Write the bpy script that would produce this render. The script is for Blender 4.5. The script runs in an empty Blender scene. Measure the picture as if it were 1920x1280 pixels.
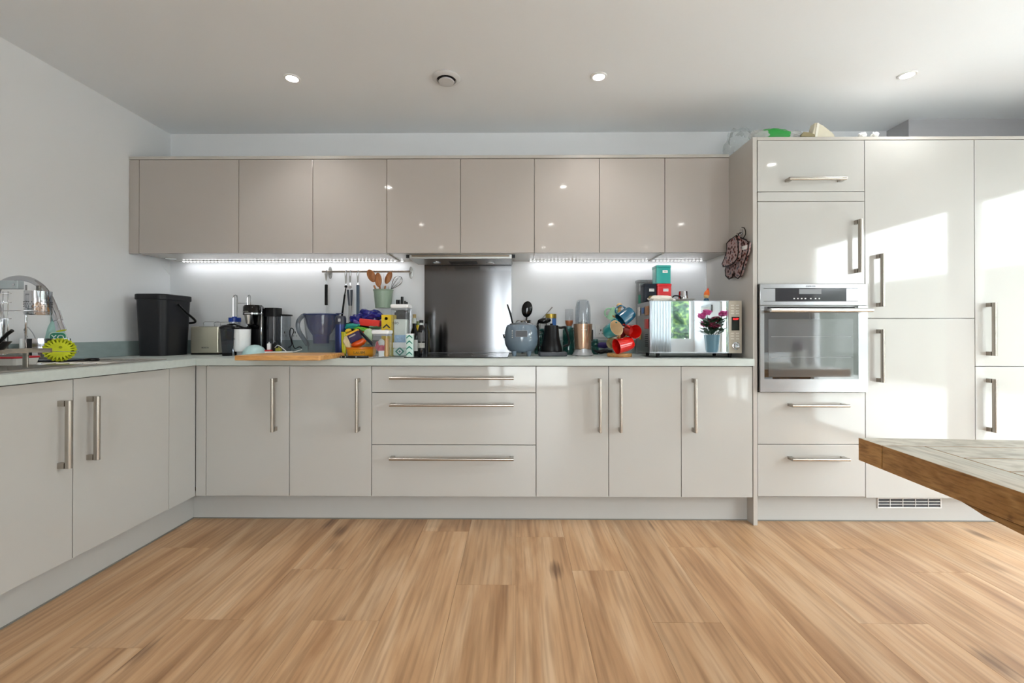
import bpy, bmesh, math, random
from mathutils import Vector, Matrix, Euler, noise
random.seed(7)
PI = math.pi
sc = bpy.context.scene
COL = sc.collection

# ------------------------------------------------------------------ camera
FP, CAMZ, YAW, PITCH = 838.0, 1.053, 0.0095, 0.004
cam_data = bpy.data.cameras.new('camera')
cam_data.sensor_width = 36.0
cam_data.lens = FP / 1920 * 36.0
cam_data.shift_y = -(18 + FP * PITCH) / 1920
cam_data.clip_start = 0.02
cam = bpy.data.objects.new('camera', cam_data)
cam.location = (0, 0, CAMZ)
cam.rotation_euler = Euler((PI / 2 + PITCH, 0, YAW), 'XYZ')
COL.objects.link(cam)
sc.camera = cam
CAMR = cam.rotation_euler.to_matrix()

# ------------------------------------------------------------------ world, exposure
sc.view_settings.view_transform = 'Standard'
sc.view_settings.look = 'None'
sc.view_settings.exposure = 0.98
sc.view_settings.gamma = 1.0
sc.view_settings.use_curve_mapping = False
sc.cycles.use_denoising = True
sc.cycles.max_bounces = 10
sc.cycles.diffuse_bounces = 6
sc.cycles.glossy_bounces = 5
sc.cycles.transparent_max_bounces = 12
sc.cycles.sample_clamp_indirect = 12.0
SKY = 7.0
world = bpy.data.worlds.new('world')
world.use_nodes = True
sc.world = world
wn = world.node_tree
bgn = wn.nodes['Background']
bgn.inputs['Color'].default_value = (0.93, 0.97, 1.0, 1)
bgn.inputs['Strength'].default_value = SKY

def lamp(kind, name, loc, rot, energy, color=(1, 1, 1), **kw):
    d = bpy.data.lights.new(name, kind)
    d.energy = energy
    d.color = color
    for k, v in kw.items():
        setattr(d, k, v)
    o = bpy.data.objects.new(name, d)
    o.location = loc
    o.rotation_euler = rot
    COL.objects.link(o)
    return o
def portal(name, loc, rot, sx, sy):
    o = lamp('AREA', name, loc, rot, 1, shape='RECTANGLE', size=sx, size_y=sy)
    o.data.cycles.is_portal = True
    return o

# room: x from XL to XR, y from YR to YW, z from 0 to H
XL, XR, YR, YW, H = -2.38, 3.36, -3.4, 3.05, 2.414
portal('sky_portal_patio', (XR + 0.12, 0.95, 1.03), (0, PI / 2, 0), 2.06, 2.5)
portal('sky_portal_patio', (XR + 0.12, -1.98, 1.03), (0, PI / 2, 0), 2.06, 0.75)
portal('sky_portal_rear', (2.85, YR - 0.12, 1.5), (PI / 2, 0, 0), 0.9, 1.3)
portal('sky_portal_rear', (0.22, YR - 0.12, 1.1), (PI / 2, 0, 0), 1.56, 2.1)

# measuring: where the sight line of photo column u / row v meets the plane y
def at(u, v, y):
    d = CAMR @ Vector(((u - 960) / FP, (618.6 - v) / FP, -1.0))
    t = y / d.y
    return Vector((d.x * t, y, CAMZ + d.z * t))
def ux(u, y): return at(u, 622, y).x
def vz(v, y): return at(968, v, y).z

# ------------------------------------------------------------------ materials
def lin(c):
    if isinstance(c, str):
        c = [int(c[i:i + 2], 16) for i in (0, 2, 4)]
    r = []
    for v in c[:3]:
        v = v / 255.0
        r.append(v / 12.92 if v <= 0.04045 else ((v + 0.055) / 1.055) ** 2.4)
    return (r[0], r[1], r[2], 1)
MATS = {}
def mat(name, color, rough=0.5, metal=0.0, ior=1.5, coat=0.0, emis=0.0, trans=0.0, aniso=0.0, vary=0.03, vscale=20.0, bump=0.0, bscale=200.0, stretch=None):
    if name in MATS:
        return MATS[name]
    m = bpy.data.materials.new(name)
    m.use_nodes = True
    nt = m.node_tree
    p = nt.nodes['Principled BSDF']
    c = lin(color)
    p.inputs['Base Color'].default_value = c
    p.inputs['Roughness'].default_value = rough
    p.inputs['Metallic'].default_value = metal
    p.inputs['IOR'].default_value = ior
    p.inputs['Coat Weight'].default_value = coat
    p.inputs['Transmission Weight'].default_value = trans
    p.inputs['Anisotropic'].default_value = aniso
    if emis:
        p.inputs['Emission Color'].default_value = c
        p.inputs['Emission Strength'].default_value = emis
    m.diffuse_color = c
    tc = nt.nodes.new('ShaderNodeTexCoord')
    src = tc.outputs['Object']
    if stretch:
        mp = nt.nodes.new('ShaderNodeMapping')
        mp.inputs['Scale'].default_value = stretch
        nt.links.new(src, mp.inputs['Vector'])
        src = mp.outputs['Vector']
    if vary:
        n = nt.nodes.new('ShaderNodeTexNoise')
        n.inputs['Scale'].default_value = vscale
        n.inputs['Detail'].default_value = 3
        nt.links.new(src, n.inputs['Vector'])
        mx = nt.nodes.new('ShaderNodeMix')
        mx.data_type = 'RGBA'
        mx.inputs['A'].default_value = tuple(min(1, x * (1 - vary * 2)) for x in c[:3]) + (1,)
        mx.inputs['B'].default_value = tuple(min(1, x * (1 + vary * 2)) for x in c[:3]) + (1,)
        nt.links.new(n.outputs['Fac'], mx.inputs['Factor'])
        nt.links.new(mx.outputs['Result'], p.inputs['Base Color'])
    if bump:
        n2 = nt.nodes.new('ShaderNodeTexNoise')
        n2.inputs['Scale'].default_value = bscale
        n2.inputs['Detail'].default_value = 2
        nt.links.new(src, n2.inputs['Vector'])
        b = nt.nodes.new('ShaderNodeBump')
        b.inputs['Strength'].default_value = bump
        b.inputs['Distance'].default_value = 0.002
        nt.links.new(n2.outputs['Fac'], b.inputs['Height'])
        nt.links.new(b.outputs['Normal'], p.inputs['Normal'])
    MATS[name] = m
    return m
def clear(name, color, gloss=1.0, density=0.0, dcolor=(200, 200, 200)):
    """thin clear glass or plastic: see-through, with Fresnel reflection and an optional milky share"""
    if name in MATS:
        return MATS[name]
    m = bpy.data.materials.new(name)
    m.use_nodes = True
    nt = m.node_tree
    nt.nodes.clear()
    out = nt.nodes.new('ShaderNodeOutputMaterial')
    tr = nt.nodes.new('ShaderNodeBsdfTransparent')
    tr.inputs['Color'].default_value = lin(color)
    gl = nt.nodes.new('ShaderNodeBsdfGlossy')
    gl.inputs['Roughness'].default_value = 0.03
    fr = nt.nodes.new('ShaderNodeFresnel')
    fr.inputs['IOR'].default_value = 1.0 + 0.5 * gloss
    mx = nt.nodes.new('ShaderNodeMixShader')
    base = tr.outputs[0]
    if density:
        df = nt.nodes.new('ShaderNodeBsdfDiffuse')
        df.inputs['Color'].default_value = lin(dcolor)
        m2 = nt.nodes.new('ShaderNodeMixShader')
        m2.inputs[0].default_value = density
        nt.links.new(tr.outputs[0], m2.inputs[1])
        nt.links.new(df.outputs[0], m2.inputs[2])
        base = m2.outputs[0]
    ge = nt.nodes.new('ShaderNodeNewGeometry')
    fm = nt.nodes.new('ShaderNodeMath'); fm.operation = 'SUBTRACT'; fm.use_clamp = True
    nt.links.new(fr.outputs[0], fm.inputs[0]); nt.links.new(ge.outputs['Backfacing'], fm.inputs[1])
    nt.links.new(fm.outputs[0], mx.inputs[0])
    nt.links.new(base, mx.inputs[1])
    nt.links.new(gl.outputs[0], mx.inputs[2])
    nt.links.new(mx.outputs[0], out.inputs[0])
    m.diffuse_color = lin(color)
    MATS[name] = m
    return m
def wood(name, c1, c2, c3, rough, scale=(14, 1.2, 14), knots=True, obj_random=True, bump=0.15, streak=0.55):
    if name in MATS:
        return MATS[name]
    m = bpy.data.materials.new(name)
    m.use_nodes = True
    nt = m.node_tree
    N, L = nt.nodes, nt.links
    p = N['Principled BSDF']
    p.inputs['Roughness'].default_value = rough
    tc = N.new('ShaderNodeTexCoord')
    oi = N.new('ShaderNodeObjectInfo')
    mul = N.new('ShaderNodeVectorMath'); mul.operation = 'MULTIPLY_ADD'
    cmb = N.new('ShaderNodeCombineXYZ')
    L.new(oi.outputs['Random'], cmb.inputs[0]); L.new(oi.outputs['Random'], cmb.inputs[1]); L.new(oi.outputs['Random'], cmb.inputs[2])
    mul.inputs[1].default_value = (37, 61, 23) if obj_random else (0, 0, 0)
    L.new(cmb.outputs[0], mul.inputs[0]); L.new(tc.outputs['Object'], mul.inputs[2])
    mp = N.new('ShaderNodeMapping'); mp.inputs['Scale'].default_value = scale
    L.new(mul.outputs[0], mp.inputs['Vector'])
    # broad figure, warped
    n1 = N.new('ShaderNodeTexNoise'); n1.inputs['Scale'].default_value = 1.0; n1.inputs['Detail'].default_value = 5; n1.inputs['Distortion'].default_value = 0.9
    L.new(mp.outputs[0], n1.inputs['Vector'])
    mp2 = N.new('ShaderNodeMapping'); mp2.inputs['Scale'].default_value = (scale[0] * 7, scale[1] * 2.5, scale[2] * 7)
    L.new(mul.outputs[0], mp2.inputs['Vector'])
    n2 = N.new('ShaderNodeTexNoise'); n2.inputs['Scale'].default_value = 1.0; n2.inputs['Detail'].default_value = 4
    L.new(mp2.outputs[0], n2.inputs['Vector'])
    r1 = N.new('ShaderNodeValToRGB')
    r1.color_ramp.elements[0].position = 0.3; r1.color_ramp.elements[0].color = lin(c1)
    r1.color_ramp.elements[1].position = 0.7; r1.color_ramp.elements[1].color = lin(c3)
    e = r1.color_ramp.elements.new(0.5); e.color = lin(c2)
    L.new(n1.outputs['Fac'], r1.inputs['Fac'])
    mx = N.new('ShaderNodeMix'); mx.data_type = 'RGBA'; mx.blend_type = 'MULTIPLY'
    mx.inputs['Factor'].default_value = streak
    r2 = N.new('ShaderNodeValToRGB')
    r2.color_ramp.elements[0].position = 0.34; r2.color_ramp.elements[0].color = (0.40, 0.34, 0.28, 1)
    r2.color_ramp.elements[1].position = 0.56; r2.color_ramp.elements[1].color = (1, 1, 1, 1)
    L.new(n2.outputs['Fac'], r2.inputs['Fac'])
    L.new(r1.outputs['Color'], mx.inputs['A']); L.new(r2.outputs['Color'], mx.inputs['B'])
    res = mx.outputs['Result']
    if knots:
        mp3 = N.new('ShaderNodeMapping'); mp3.inputs['Scale'].default_value = (scale[0] * 0.42, scale[1] * 1.6, 5)
        L.new(mul.outputs[0], mp3.inputs['Vector'])
        v = N.new('ShaderNodeTexVoronoi'); v.inputs['Scale'].default_value = 1.0
        L.new(mp3.outputs[0], v.inputs['Vector'])
        wp = N.new('ShaderNodeMath'); wp.operation = 'MULTIPLY_ADD'; wp.inputs[1].default_value = 0.16
        L.new(n2.outputs['Fac'], wp.inputs[0]); L.new(v.outputs['Distance'], wp.inputs[2])
        r3 = N.new('ShaderNodeValToRGB')
        r3.color_ramp.elements[0].position = 0.15; r3.color_ramp.elements[0].color = (0.22, 0.15, 0.10, 1)
        r3.color_ramp.elements[1].position = 0.25; r3.color_ramp.elements[1].color = (1, 1, 1, 1)
        L.new(wp.outputs[0], r3.inputs['Fac'])
        m3 = N.new('ShaderNodeMix'); m3.data_type = 'RGBA'; m3.blend_type = 'MULTIPLY'; m3.inputs['Factor'].default_value = 0.75
        L.new(res, m3.inputs['A']); L.new(r3.outputs['Color'], m3.inputs['B'])
        res = m3.outputs['Result']
    if obj_random:
        hv = N.new('ShaderNodeHueSaturation')
        ma = N.new('ShaderNodeMath'); ma.operation = 'MULTIPLY_ADD'; ma.inputs[1].default_value = 0.16; ma.inputs[2].default_value = 0.93
        L.new(oi.outputs['Random'], ma.inputs[0]); L.new(ma.outputs[0], hv.inputs['Value'])
        L.new(res, hv.inputs['Color'])
        res = hv.outputs['Color']
    L.new(res, p.inputs['Base Color'])
    if bump:
        b = N.new('ShaderNodeBump'); b.inputs['Strength'].default_value = bump; b.inputs['Distance'].default_value = 0.001
        L.new(n2.outputs['Fac'], b.inputs['Height']); L.new(b.outputs['Normal'], p.inputs['Normal'])
    m.diffuse_color = lin(c2)
    MATS[name] = m
    return m

# ------------------------------------------------------------------ mesh building
class B:
    """collects shapes into one bmesh; every number is multiplied by s"""
    def __init__(self, s=1.0):
        self.bm = bmesh.new(); self.s = s; self.mi = 0; self.mats = None
    def _v(self, p): return self.bm.verts.new(Vector(p) * self.s)
    def _f(self, vs, smooth=False):
        try:
            f = self.bm.faces.new(vs)
        except ValueError:
            return None
        f.material_index = self.mi; f.smooth = smooth
        return f
    def box(self, x0, x1, y0, y1, z0, z1, bev=0.0, seg=2):
        P = [(x0, y0, z0), (x1, y0, z0), (x1, y1, z0), (x0, y1, z0), (x0, y0, z1), (x1, y0, z1), (x1, y1, z1), (x0, y1, z1)]
        v = [self._v(p) for p in P]
        fs = [self._f([v[i] for i in q]) for q in ((3, 2, 1, 0), (4, 5, 6, 7), (0, 1, 5, 4), (1, 2, 6, 5), (2, 3, 7, 6), (3, 0, 4, 7))]
        if bev:
            es = list({e for f in fs for e in f.edges})
            r = bmesh.ops.bevel(self.bm, geom=es, offset=bev * self.s, segments=seg, profile=0.5, affect='EDGES')
            for f in r['faces']:
                f.smooth = True; f.material_index = self.mi
        return self
    def rbox(self, x0, x1, y0, y1, z0, z1, r, seg=4, axis='z', taper=1.0, bev=0.0):
        """box whose four edges along axis are rounded; taper scales the start end"""
        if axis == 'z': a0, a1, b0, b1, c0, c1 = x0, x1, y0, y1, z0, z1
        elif axis == 'y': a0, a1, b0, b1, c0, c1 = x0, x1, z0, z1, y0, y1
        else: a0, a1, b0, b1, c0, c1 = y0, y1, z0, z1, x0, x1
        pts = []
        for cx, cy, st in ((a1 - r, b1 - r, 0), (a0 + r, b1 - r, 1), (a0 + r, b0 + r, 2), (a1 - r, b0 + r, 3)):
            for k in range(seg + 1):
                t = PI / 2 * (st + k / seg)
                pts.append((cx + r * math.cos(t), cy + r * math.sin(t)))
        ca, cb = (a0 + a1) / 2, (b0 + b1) / 2
        rings = [(c0, taper, bev), (c0, taper, 0), (c1, 1, 0), (c1, 1, bev)]
        if bev: rings = [(c0, taper, bev), (c0 + bev, taper, 0), (c1 - bev, 1, 0), (c1, 1, bev)]
        else: rings = [(c0, taper, 0), (c1, 1, 0)]
        L = []
        for c, t, ins in rings:
            row = []
            for a, b in pts:
                fa = 1 - ins / max(abs(a1 - a0) / 2, 1e-6); fb = 1 - ins / max(abs(b1 - b0) / 2, 1e-6)
                a_, b_ = ca + (a - ca) * t * fa, cb + (b - cb) * t * fb
                row.append(self._v((a_, b_, c) if axis == 'z' else (a_, c, b_) if axis == 'y' else (c, a_, b_)))
            L.append(row)
        n = len(pts)
        for i in range(len(L) - 1):
            for j in range(n):
                self._f([L[i][j], L[i][(j + 1) % n], L[i + 1][(j + 1) % n], L[i + 1][j]], True)
        self._f(list(reversed(L[0]))); self._f(L[-1])
        return self
    def lathe(self, prof, c=(0, 0, 0), seg=32, cap=True, sx=1.0, sy=1.0, M=None):
        rings = []
        for r, z in prof:
            if r <= 1e-6:
                p = Vector((0, 0, z)); p = (M @ p if M else p) + Vector(c)
                rings.append([self._v(p)])
            else:
                row = []
                for k in range(seg):
                    a = 2 * PI * k / seg
                    p = Vector((r * math.cos(a) * sx, r * math.sin(a) * sy, z))
                    p = (M @ p if M else p) + Vector(c)
                    row.append(self._v(p))
                rings.append(row)
        for A, C in zip(rings, rings[1:]):
            for k in range(seg):
                k2 = (k + 1) % seg
                if len(A) == 1 and len(C) == 1: continue
                if len(A) == 1: self._f([A[0], C[k2], C[k]], True)
                elif len(C) == 1: self._f([A[k], A[k2], C[0]], True)
                else: self._f([A[k], A[k2], C[k2], C[k]], True)
        if cap:
            if len(rings[0]) > 1: self._f(list(reversed(rings[0])))
            if len(rings[-1]) > 1: self._f(rings[-1])
        return self
    def cyl(self, p0, p1, r0, r1=None, seg=20):
        r1 = r0 if r1 is None else r1
        p0, p1 = Vector(p0), Vector(p1)
        d = p1 - p0
        M = d.to_track_quat('Z', 'Y').to_matrix()
        return self.lathe([(r0, 0), (r1, d.length)], c=p0, seg=seg, M=M)
    def tube(self, pts, r, seg=8, closed=False, smooth_pts=0, r_list=None, flat=1.0):
        pts = [Vector(p) for p in pts]
        if smooth_pts:
            q = []
            n = len(pts)
            for i in range(n - (0 if closed else 1)):
                p0 = pts[(i - 1) % n] if (closed or i > 0) else pts[i]
                p1, p2 = pts[i], pts[(i + 1) % n]
                p3 = pts[(i + 2) % n] if (closed or i < n - 2) else p2
                for k in range(smooth_pts):
                    t = k / smooth_pts
                    q.append(0.5 * ((2 * p1) + (p2 - p0) * t + (2 * p0 - 5 * p1 + 4 * p2 - p3) * t * t + (3 * p1 - p0 - 3 * p2 + p3) * t ** 3))
            if not closed: q.append(pts[-1])
            pts = q
        n = len(pts)
        rows = []
        up = None
        for i, p in enumerate(pts):
            a = pts[(i - 1) % n] if (closed or i > 0) else p
            b = pts[(i + 1) % n] if (closed or i < n - 1) else p
            t = (b - a).normalized()
            if up is None:
                up = t.orthogonal().normalized() if abs(t.z) > 0.9 else Vector((0, 0, 1))
            x = t.cross(up).normalized(); up = x.cross(t).normalized()
            rr = r
            if r_list:
                f = i / (n - 1) * (len(r_list) - 1); k = min(int(f), len(r_list) - 2)
                rr = r_list[k] * (1 - (f - k)) + r_list[k + 1] * (f - k)
            rows.append([self._v(p + x * rr * math.cos(2 * PI * k / seg) + up * rr * flat * math.sin(2 * PI * k / seg)) for k in range(seg)])
        m = n if closed else n - 1
        for i in range(m):
            A, C = rows[i], rows[(i + 1) % n]
            for k in range(seg):
                self._f([A[k], A[(k + 1) % seg], C[(k + 1) % seg], C[k]], True)
        if not closed:
            self._f(rows[0][::-1]); self._f(rows[-1])
        return self
    def prism(self, pts, axis, a, b, bev=0):
        """polygon pts in the plane across axis, from a to b"""
        def P(p, c): return (p[0], p[1], c) if axis == 'z' else (p[0], c, p[1]) if axis == 'y' else (c, p[0], p[1])
        A = [self._v(P(p, a)) for p in pts]; C = [self._v(P(p, b)) for p in pts]
        fs = [self._f(A[::-1]), self._f(C)]
        n = len(pts)
        for i in range(n):
            fs.append(self._f([A[i], A[(i + 1) % n], C[(i + 1) % n], C[i]]))
        if bev:
            es = list({e for f in fs if f for e in f.edges})
            r = bmesh.ops.bevel(self.bm, geom=es, offset=bev * self.s, segments=2, affect='EDGES')
            for f in r['faces']:
                f.smooth = True; f.material_index = self.mi
        return self
    def blob(self, c, rad, amp=0.0, freq=3.0, seed=0, sub=3, flat_bottom=None, M=None):
        c = Vector(c)
        r = bmesh.ops.create_icosphere(self.bm, subdivisions=sub, radius=1.0)
        for v in r['verts']:
            n = v.co.copy()
            k = 1 + amp * noise.noise(n * freq + Vector((seed * 7.3, seed, 0))) + amp * 0.5 * noise.noise(n * freq * 2.6 + Vector((seed, 0, 3)))
            p = Vector((n.x * rad[0] * k, n.y * rad[1] * k, n.z * rad[2] * k))
            if M: p = M @ p
            if flat_bottom is not None: p.z = max(p.z, flat_bottom)
            v.co = (p + c) * self.s
        for v in r['verts']:
            for f in v.link_faces:
                f.smooth = True; f.material_index = self.mi
        return self
def mesh_of(name, b):
    bmesh.ops.recalc_face_normals(b.bm, faces=b.bm.faces[:])
    for e in b.bm.edges:
        if len(e.link_faces) == 2 and e.calc_face_angle(0) > 0.75:
            e.smooth = False
    me = bpy.data.meshes.new(name)
    b.bm.to_mesh(me); b.bm.free()
    return me
def link(name, me, m, parent=None, loc=None, rot=None):
    o = bpy.data.objects.new(name, me)
    if m is not None:
        for x in (m if isinstance(m, (list, tuple)) else [m]):
            me.materials.append(x)
    COL.objects.link(o)
    if parent is not None: o.parent = parent
    if loc is not None: o.location = loc
    if rot is not None: o.rotation_euler = rot
    return o
def part(name, b, m, parent, label=None, loc=None, rot=None, stuff=False):
    o = link(name, mesh_of(name, b), m, parent, loc, rot)
    if label: o['label'] = label
    if stuff: o['kind'] = 'stuff'
    return o
def thing(name, label, cat, loc=(0, 0, 0), rotz=0.0, group=None, rot=None):
    o = bpy.data.objects.new(name, None)
    o.empty_display_size = 0.05
    COL.objects.link(o)
    o.location = loc
    o.rotation_euler = rot if rot else (0, 0, rotz)
    o['label'] = label; o['category'] = cat
    if group: o['group'] = group
    return o
def single(name, b, m, label, cat, loc=(0, 0, 0), rotz=0.0, group=None, rot=None):
    o = link(name, mesh_of(name, b), m, None, loc, rot if rot else (0, 0, rotz))
    o['label'] = label; o['category'] = cat
    if group: o['group'] = group
    return o
def struct(name, b, m, parent=None):
    o = link(name, mesh_of(name, b), m, parent)
    if parent is None: o['kind'] = 'structure'
    return o
def copy_tree(o, parent=None):
    c = o.copy(); COL.objects.link(c)
    if parent is not None: c.parent = parent
    for ch in list(o.children): copy_tree(ch, c)
    return c
def text(name, s, size, m, parent, loc, rot=(PI / 2, 0, 0), ext=0.0004, align='CENTER'):
    cu = bpy.data.curves.new(name, 'FONT')
    cu.body = s; cu.size = size; cu.extrude = ext; cu.align_x = align; cu.align_y = 'CENTER'; cu.resolution_u = 2
    tmp = bpy.data.objects.new(name + '_tmp', cu)
    COL.objects.link(tmp)
    dg = bpy.context.evaluated_depsgraph_get()
    me = bpy.data.meshes.new_from_object(tmp.evaluated_get(dg))
    bpy.data.objects.remove(tmp)
    me.materials.clear()
    return link(name, me, m, parent, loc, rot)

# ------------------------------------------------------------------ shared materials
M_WALL = mat('wall_paint', (226, 228, 231), 0.75, vary=0.006, vscale=3, bump=0.04, bscale=300)
M_CEIL = mat('ceiling_paint', (232, 236, 240), 0.8, vary=0.006, vscale=3)
M_GLOSS = mat('gloss_door', (182, 181, 177), 0.06, vary=0.012, vscale=1.5, coat=0.3)
M_GLOSSU = mat('gloss_wall_door', (175, 168, 162), 0.06, vary=0.012, vscale=1.5, coat=0.3)
M_CARC = mat('cabinet_carcass', (132, 128, 122), 0.5, vary=0.01)  # mid-grey: the shade in the gaps between fronts is put into this colour
M_TRIM = mat('cabinet_trim', (184, 180, 174), 0.25, vary=0.01)
M_PLINTH = mat('plinth_board', (180, 180, 177), 0.3, vary=0.01)
M_SEAL = mat('plinth_seal', (120, 118, 112), 0.5)
M_WORK = mat('pale_laminate', (186, 194, 190), 0.38, vary=0.05, vscale=16, stretch=(1, 3, 3))
M_UPST = mat('upstand_laminate', (150, 166, 166), 0.4, vary=0.09, vscale=9, stretch=(1, 1.5, 4))
M_STEEL = mat('brushed_steel', (200, 196, 190), 0.3, 1.0, vary=0.02, vscale=30)
M_HANDLE = mat('satin_nickel', (176, 170, 162), 0.27, 1.0, vary=0.01)
M_CHROME = mat('chrome', (190, 192, 197), 0.07, 1.0, vary=0)
M_DULL = mat('dull_steel', (170, 170, 168), 0.35, 1.0)
M_BLACK = mat('black_plastic', (14, 14, 16), 0.34, vary=0.05, ior=1.32)
M_BLACKG = mat('black_gloss', (7, 8, 10), 0.08, ior=1.42, vary=0)
M_CHAR = mat('charcoal_plastic', (32, 33, 37), 0.4, vary=0.03, ior=1.34)
M_WHITE = mat('white_plastic', (232, 233, 234), 0.3, vary=0.01)
M_CERAM = mat('white_ceramic', (228, 226, 220), 0.15, vary=0.01)
M_GLASS = clear('clear_plastic', (238, 240, 242), 1.1, 0.05, (220, 225, 230))
M_SMOKE = clear('smoked_plastic', (150, 152, 158), 1.2, 0.16, (120, 124, 132))
M_PANE = clear('window_pane', (250, 252, 252), 0.9)
M_INK = mat('dark_print', (40, 44, 44), 0.5, vary=0)
M_PAPER = mat('white_paper', (228, 230, 228), 0.6, vary=0.02)
M_RED = mat('red_enamel', (205, 24, 18), 0.18, coat=0.4, vary=0.03)
M_FLOOR = wood('oak_laminate', (156, 116, 80), (184, 146, 108), (200, 168, 134), 0.36, scale=(10, 1.1, 10), streak=0.42)
M_BOARD = wood('bamboo', (190, 134, 74), (212, 160, 96), (224, 176, 116), 0.4, scale=(2, 40, 40), knots=False, obj_random=False, bump=0.05)
M_SPOON = wood('beech_wood', (140, 84, 44), (172, 110, 62), (196, 138, 86), 0.5, scale=(60, 60, 8), knots=False, bump=0.05)
# ================================================================== room shell
b = B(); b.box(XL - 0.1, XR + 0.1, YR - 0.1, YW + 0.1, -0.12, -0.009)
FLOOR = struct('floor', b, mat('subfloor', (90, 70, 50), 0.8))
b = B(); b.box(XL - 0.1, XR + 0.1, YR - 0.1, YW + 0.1, H, H + 0.1); struct('ceiling', b, M_CEIL)
b = B(); b.box(XL - 0.1, XR + 0.1, YW, YW + 0.1, -0.009, H); struct('wall_back', b, M_WALL)
b = B(); b.box(XL - 0.1, XL, YR, YW, -0.009, H); struct('wall_left', b, M_WALL)
# right wall with two glazed openings (y -0.3..2.2 and -2.4..-0.9), head at z 2.06
PO = [(-0.30, 2.20), (-2.35, -1.60)]
b = B()
b.box(XR, XR + 0.1, YR, YW, 2.06, H)
b.box(XR, XR + 0.1, 2.20, YW, -0.009, 2.06)
b.box(XR, XR + 0.1, -1.60, -0.30, -0.009, 2.06)
b.box(XR, XR + 0.1, YR, -2.35, -0.009, 2.06)
struct('wall_right', b, M_WALL)
# rear wall with a window (x 2.4..3.3, z .87..2.1) and glazed doors (x -1.85..0.75)
b = B()
b.box(XL, XR, YR - 0.1, YR, 2.1, H)
b.box(XL, -0.56, YR - 0.1, YR, -0.009, 2.1)
b.box(1.0, 2.4, YR - 0.1, YR, -0.009, 2.1)
b.box(2.4, 3.35, YR - 0.1, YR, -0.009, 0.87)
b.box(3.35, XR, YR - 0.1, YR, -0.009, 2.1)
struct('wall_rear', b, M_WALL)
M_UPVC = mat('window_frame_white', (225, 226, 226), 0.35, vary=0)
def glazing(name, horiz, a0, a1, z0, z1, pos, mull):
    """framed glazing; horiz: runs along x at y=pos, else along y at x=pos"""
    def bx(b, p0, p1, q0, q1, zz0, zz1):
        if horiz: b.box(p0, p1, q0, q1, zz0, zz1)
        else: b.box(q0, q1, p0, p1, zz0, zz1)
    b = B(); f = 0.055
    bx(b, a0, a0 + f, pos, pos + 0.06, z0, z1); bx(b, a1 - f, a1, pos, pos + 0.06, z0, z1)
    bx(b, a0 + f, a1 - f, pos, pos + 0.06, z0, z0 + f); bx(b, a0 + f, a1 - f, pos, pos + 0.06, z1 - f, z1)
    for m0, m1 in mull: bx(b, m0, m1, pos, pos + 0.06, z0 + f, z1 - f)
    fr = struct(name, b, M_UPVC)
    edges = [a0 + f] + [e for m in mull for e in m] + [a1 - f]
    for i in range(0, len(edges), 2):
        b = B(); bx(b, edges[i], edges[i + 1], pos + 0.025, pos + 0.035, z0 + f, z1 - f)
        part('pane', b, M_PANE, fr)
glazing('door_1', False, -0.30, 2.20, 0.0, 2.06, XR + 0.02, [(1.36, 1.58)])
glazing('door_2', False, -2.35, -1.60, 0.0, 2.06, XR + 0.02, [])
glazing('window_1', True, 2.4, 3.35, 0.87, 2.1, YR - 0.08, [])
glazing('door_3', True, -0.56, 1.0, 0.0, 2.1, YR - 0.08, [(-0.31, -0.23)])
# boxed-in duct under the ceiling over the tall cupboards
b = B(); b.box(ux(1705, 2.88), XR, 2.88, YW, 2.10, H); struct('trim_1', b, mat('duct_paint', (176, 176, 180), 0.8, vary=0.01))
# oak laminate planks, 248 mm wide, running away from the camera
W = 0.248
known = {-5: 1.63, -3: 1.63, 2: 1.63, 5: 1.63, -4: 1.98, 1: 1.98, 7: 1.98, -1: 1.865, 0: 2.3, -2: 2.36, 3: 2.2, 4: 1.2, 6: 0.9}
gap = 0.0004
k = -8
while -0.002 + W * k < XR - 0.02:
    x0 = -0.002 + W * k; x1 = min(x0 + W, XR - 0.002)
    j = known.get(k, 0.7 + random.random() * 1.2)
    ys = [y for y in [j - 1.29 * q for q in range(-2, 6)] if YR + 0.05 < y < 2.62]
    ys = [2.66] + sorted(ys, reverse=True) + [YR]
    for ya, yb in zip(ys, ys[1:]):
        b = B(); cx, cy = (x0 + x1) / 2, (ya + yb) / 2
        b.box(x0 - cx + gap, x1 - cx - gap, yb - cy + gap, ya - cy - gap, -0.009, 0.0)
        part('plank', b, M_FLOOR, FLOOR, loc=(cx, cy, 0))
    k += 1

# ================================================================== fitted units
YB, YU, YP = 2.45, 2.72, 2.515       # fronts of base units, wall units, plinth
ZB0, ZB1 = 0.150, 0.866
XD, XP, XE = -1.768, -1.825, -1.754   # left run: door fronts, plinth, worktop edge
WT, WTH = 0.907, 0.038
UZ0, UZ1 = vz(474, YU), vz(297, YU)
UZC = vz(291, YU)

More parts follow.
